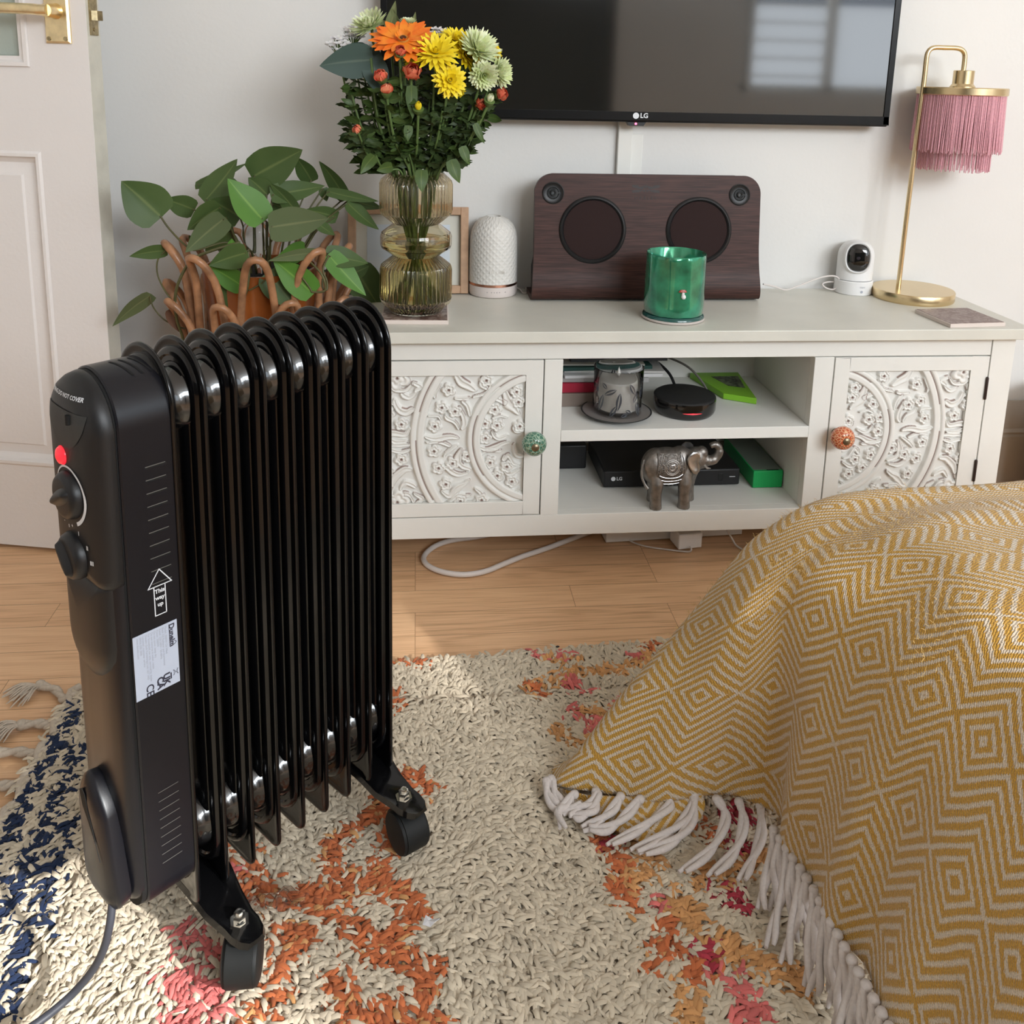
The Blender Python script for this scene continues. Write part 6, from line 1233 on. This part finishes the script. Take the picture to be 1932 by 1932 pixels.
for i, (cx, cy, r, Y_, nv, lb) in enumerate(((930, 605, 95, 1.45, (.1, -.8, .5), 'open coral rose below the orange gerbera'), (690, 640, 72, 1.46, (-.3, -.6, .8), 'peachy rosebud left of the open coral rose'), (728, 750, 64, 1.455, (0, -.4, .9), 'deep coral rosebud below the peachy rosebud'), (838, 430, 58, 1.445, (.1, -.7, .5), 'small pink rosebud right under the orange gerbera'), (1632, 765, 68, 1.48, (.7, -.6, .2), 'coral rose under the rightmost pale green bloom'), (1478, 850, 64, 1.47, (.3, -.7, .2), 'coral rosebud at the right of the foliage'), (505, 1060, 50, 1.47, (-.6, -.5, .4), 'tiny orange rosebud low at the left of the foliage'))):
    top = q1(cx, cy, Y_); flower('spray_rose', lb, 'flower', 'coral spray roses in the bouquet', top, V(*nv), rose_layers(r), m_ro, 60+i, (16, (.022, .042)), mfol=m_fol2, jag=0)
for i, (cx, cy, lb, mm) in enumerate(((985, 885, 'small closed yellow bud in the middle of the foliage', m_ye), (1560, 820, 'small closed cream bud beside the coral rosebud', m_gw))):
    flower('flower_bud', lb, 'flower bud', None, q1(cx, cy, 1.45), V(.2*i, -.5, .8), [(9, 1.1, R1(60), .006, .003, .9), (7, 1.3, R1(60), .005, .002, .6)], mm, 80+i, (14, (.02, .04)))
# white lacy filler flowers
def filler(cx, cy, r, Y_, lb, seed):
    c = q1(cx, cy, Y_); P = stem_path(c-V(0, 0, .03), 0, seed); t = thing('lace_flower', lb, 'flower', P[-1], 0, 'white filler flowers in the bouquet'); R_ = random.Random(seed); g = G(); gs = G()
    for k in range(26):
        a = R_.uniform(0, 6.28); q = math.sqrt(R_.random())*r*KF; p = c+V(q*math.cos(a), q*math.sin(a)*.6, R_.uniform(-.006, .006)+.3*q*math.sin(a)); gs.tube([P[0], (P[0]+p)/2+V(0, 0, .004), p], .0006, 4, cap=False)
        for j in range(5): b = j*1.256; petal(g, p, V(math.cos(b), math.sin(b)*.6-.3, .3*math.sin(b)).normalized(), V(0, -.5, .8), .0066, .0058, .2, nseg=2)
    obj('florets', g, m_wf, t, smooth=180, recalc=False); obj('floret_stalks', gs, m_fstem, t); obj('stem', G().tube(P, .0016, 7), m_fstem, t, smooth=60); add_leaves(t, P, .1, .8, 16, (.02, .04), (.25, .4), seed+1, m_fol, 'plain', .3)
filler(345, 350, 85, 1.53, 'white lacy flower cluster at the far left of the bouquet', 91); filler(455, 265, 80, 1.55, 'white lacy flower cluster just below the upper left pale green bloom', 92); filler(530, 390, 60, 1.51, 'white lacy flower cluster above the large grey green leaf', 93); filler(1150, 265, 60, 1.55, 'white lacy flower cluster between the gerbera and the yellow blooms', 94)
# eucalyptus and long leaves
ec = thing('eucalyptus_stem', 'eucalyptus stem with two broad grey green leaves at the left of the bouquet', 'foliage', (VX, VY, VZ+.02)); P = stem_path(q1(600, 470, 1.48), 0, 100)
obj('stem', G().tube(P, .002, 8), m_fstem, ec, smooth=60)
leaf_obj('leaf', [leaf_pts(q1(600, 485, 1.48), q1(182, 518, 1.45), 265*KF, .1, .12, .1, 13, 7)], m_euc, ec); leaf_obj('leaf', [leaf_pts(q1(600, 470, 1.485), q1(720, 800, 1.47), 200*KF, .2, .1, .1, 13, 7)], m_euc, ec); leaf_obj('leaf', [leaf_pts(q1(560, 420, 1.50), q1(430, 350, 1.5), 110*KF, .3, .1, .1, 9, 5)], m_euc, ec); leaf_obj('leaf', [leaf_pts(q1(600, 440, 1.50), q1(700, 470, 1.5), 120*KF, .3, .1, .1, 9, 5)], m_euc, ec)
ls = thing('long_leaf_stem', 'stem with pointed yellow edged leaves sticking up behind the gerbera', 'foliage', (VX, VY, VZ+.02)); P = stem_path(q1(760, 260, 1.56), 0, 101); m_var = leaf_mat('pointed_leaf', (.10, .14, .05), (.26, .28, .13))
obj('stem', G().tube(P, .002, 8), m_fstem, ls, smooth=60)
for a, b, w_ in (((740, 270), (800, -5), 95), ((700, 200), (690, 150), 60), ((930, 260), (962, 88), 55), ((830, 260), (770, 60), 70)): leaf_obj('leaf', [leaf_pts(q1(*a, 1.56), q1(*b, 1.56), w_*KF, .5, .1, .3, 11, 5)], m_var, ls)
# leafy sprigs filling the body of the bouquet
SPR = [((430, 700), 'leftmost'), ((420, 960), ''), ((500, 1080), ''), ((560, 1270), ''), ((690, 560), ''), ((820, 700), ''), ((980, 700), ''), ((1100, 640), ''), ((1300, 760), ''), ((1380, 620), ''), ((1470, 980), ''), ((1380, 1180), ''), ((700, 900), ''), ((1180, 900), ''), ((1330, 560), ''), ((600, 700), '')]
for i, ((cx, cy), _) in enumerate(SPR):
    P = stem_path(q1(cx, cy, 1.5+.045*math.sin(i*2.3)), 0, 120+i); t = thing('leafy_sprig', 'dark green serrated leafy sprig filling the bouquet below the blooms', 'foliage', P[-1], 0, 'leafy sprigs in the bouquet')
    obj('stem', G().tube(P, .0019, 7), m_fstem, t, smooth=60); add_leaves(t, P, .0, .92, 30, (.02, .042), (.45, .7), 200+i, m_fol if i % 3 else m_fol2, 'plain', .4 if i % 3 else 0)
hg = thing('hanging_leaf_sprig', 'sprig with drooping rounded leaves over the left lip of the vase', 'foliage', (VX, VY, VZ+.02)); P = stem_path(q1(640, 1260, 1.47), 0, 141); obj('stem', G().tube(P, .0017, 7), m_fstem, hg, smooth=60)
for a, b, w_ in (((625, 1265), (515, 1400), 100), ((770, 1350), (645, 1375), 90), ((860, 1300), (920, 1140), 0), ((905, 1020), (900, 1140), 75), ((1250, 1300), (1320, 1475), 110), ((1340, 1190), (1400, 1330), 80), ((1445, 1005), (1520, 1155), 60), ((1010, 1380), (1015, 1550), 110), ((930, 700), (940, 950), 95)):
    if w_: leaf_obj('leaf', [leaf_pts(q1(*a, 1.455), q1(*b, 1.45), w_*KF, .3, .2, .2, 9, 5)], m_fol2, hg)
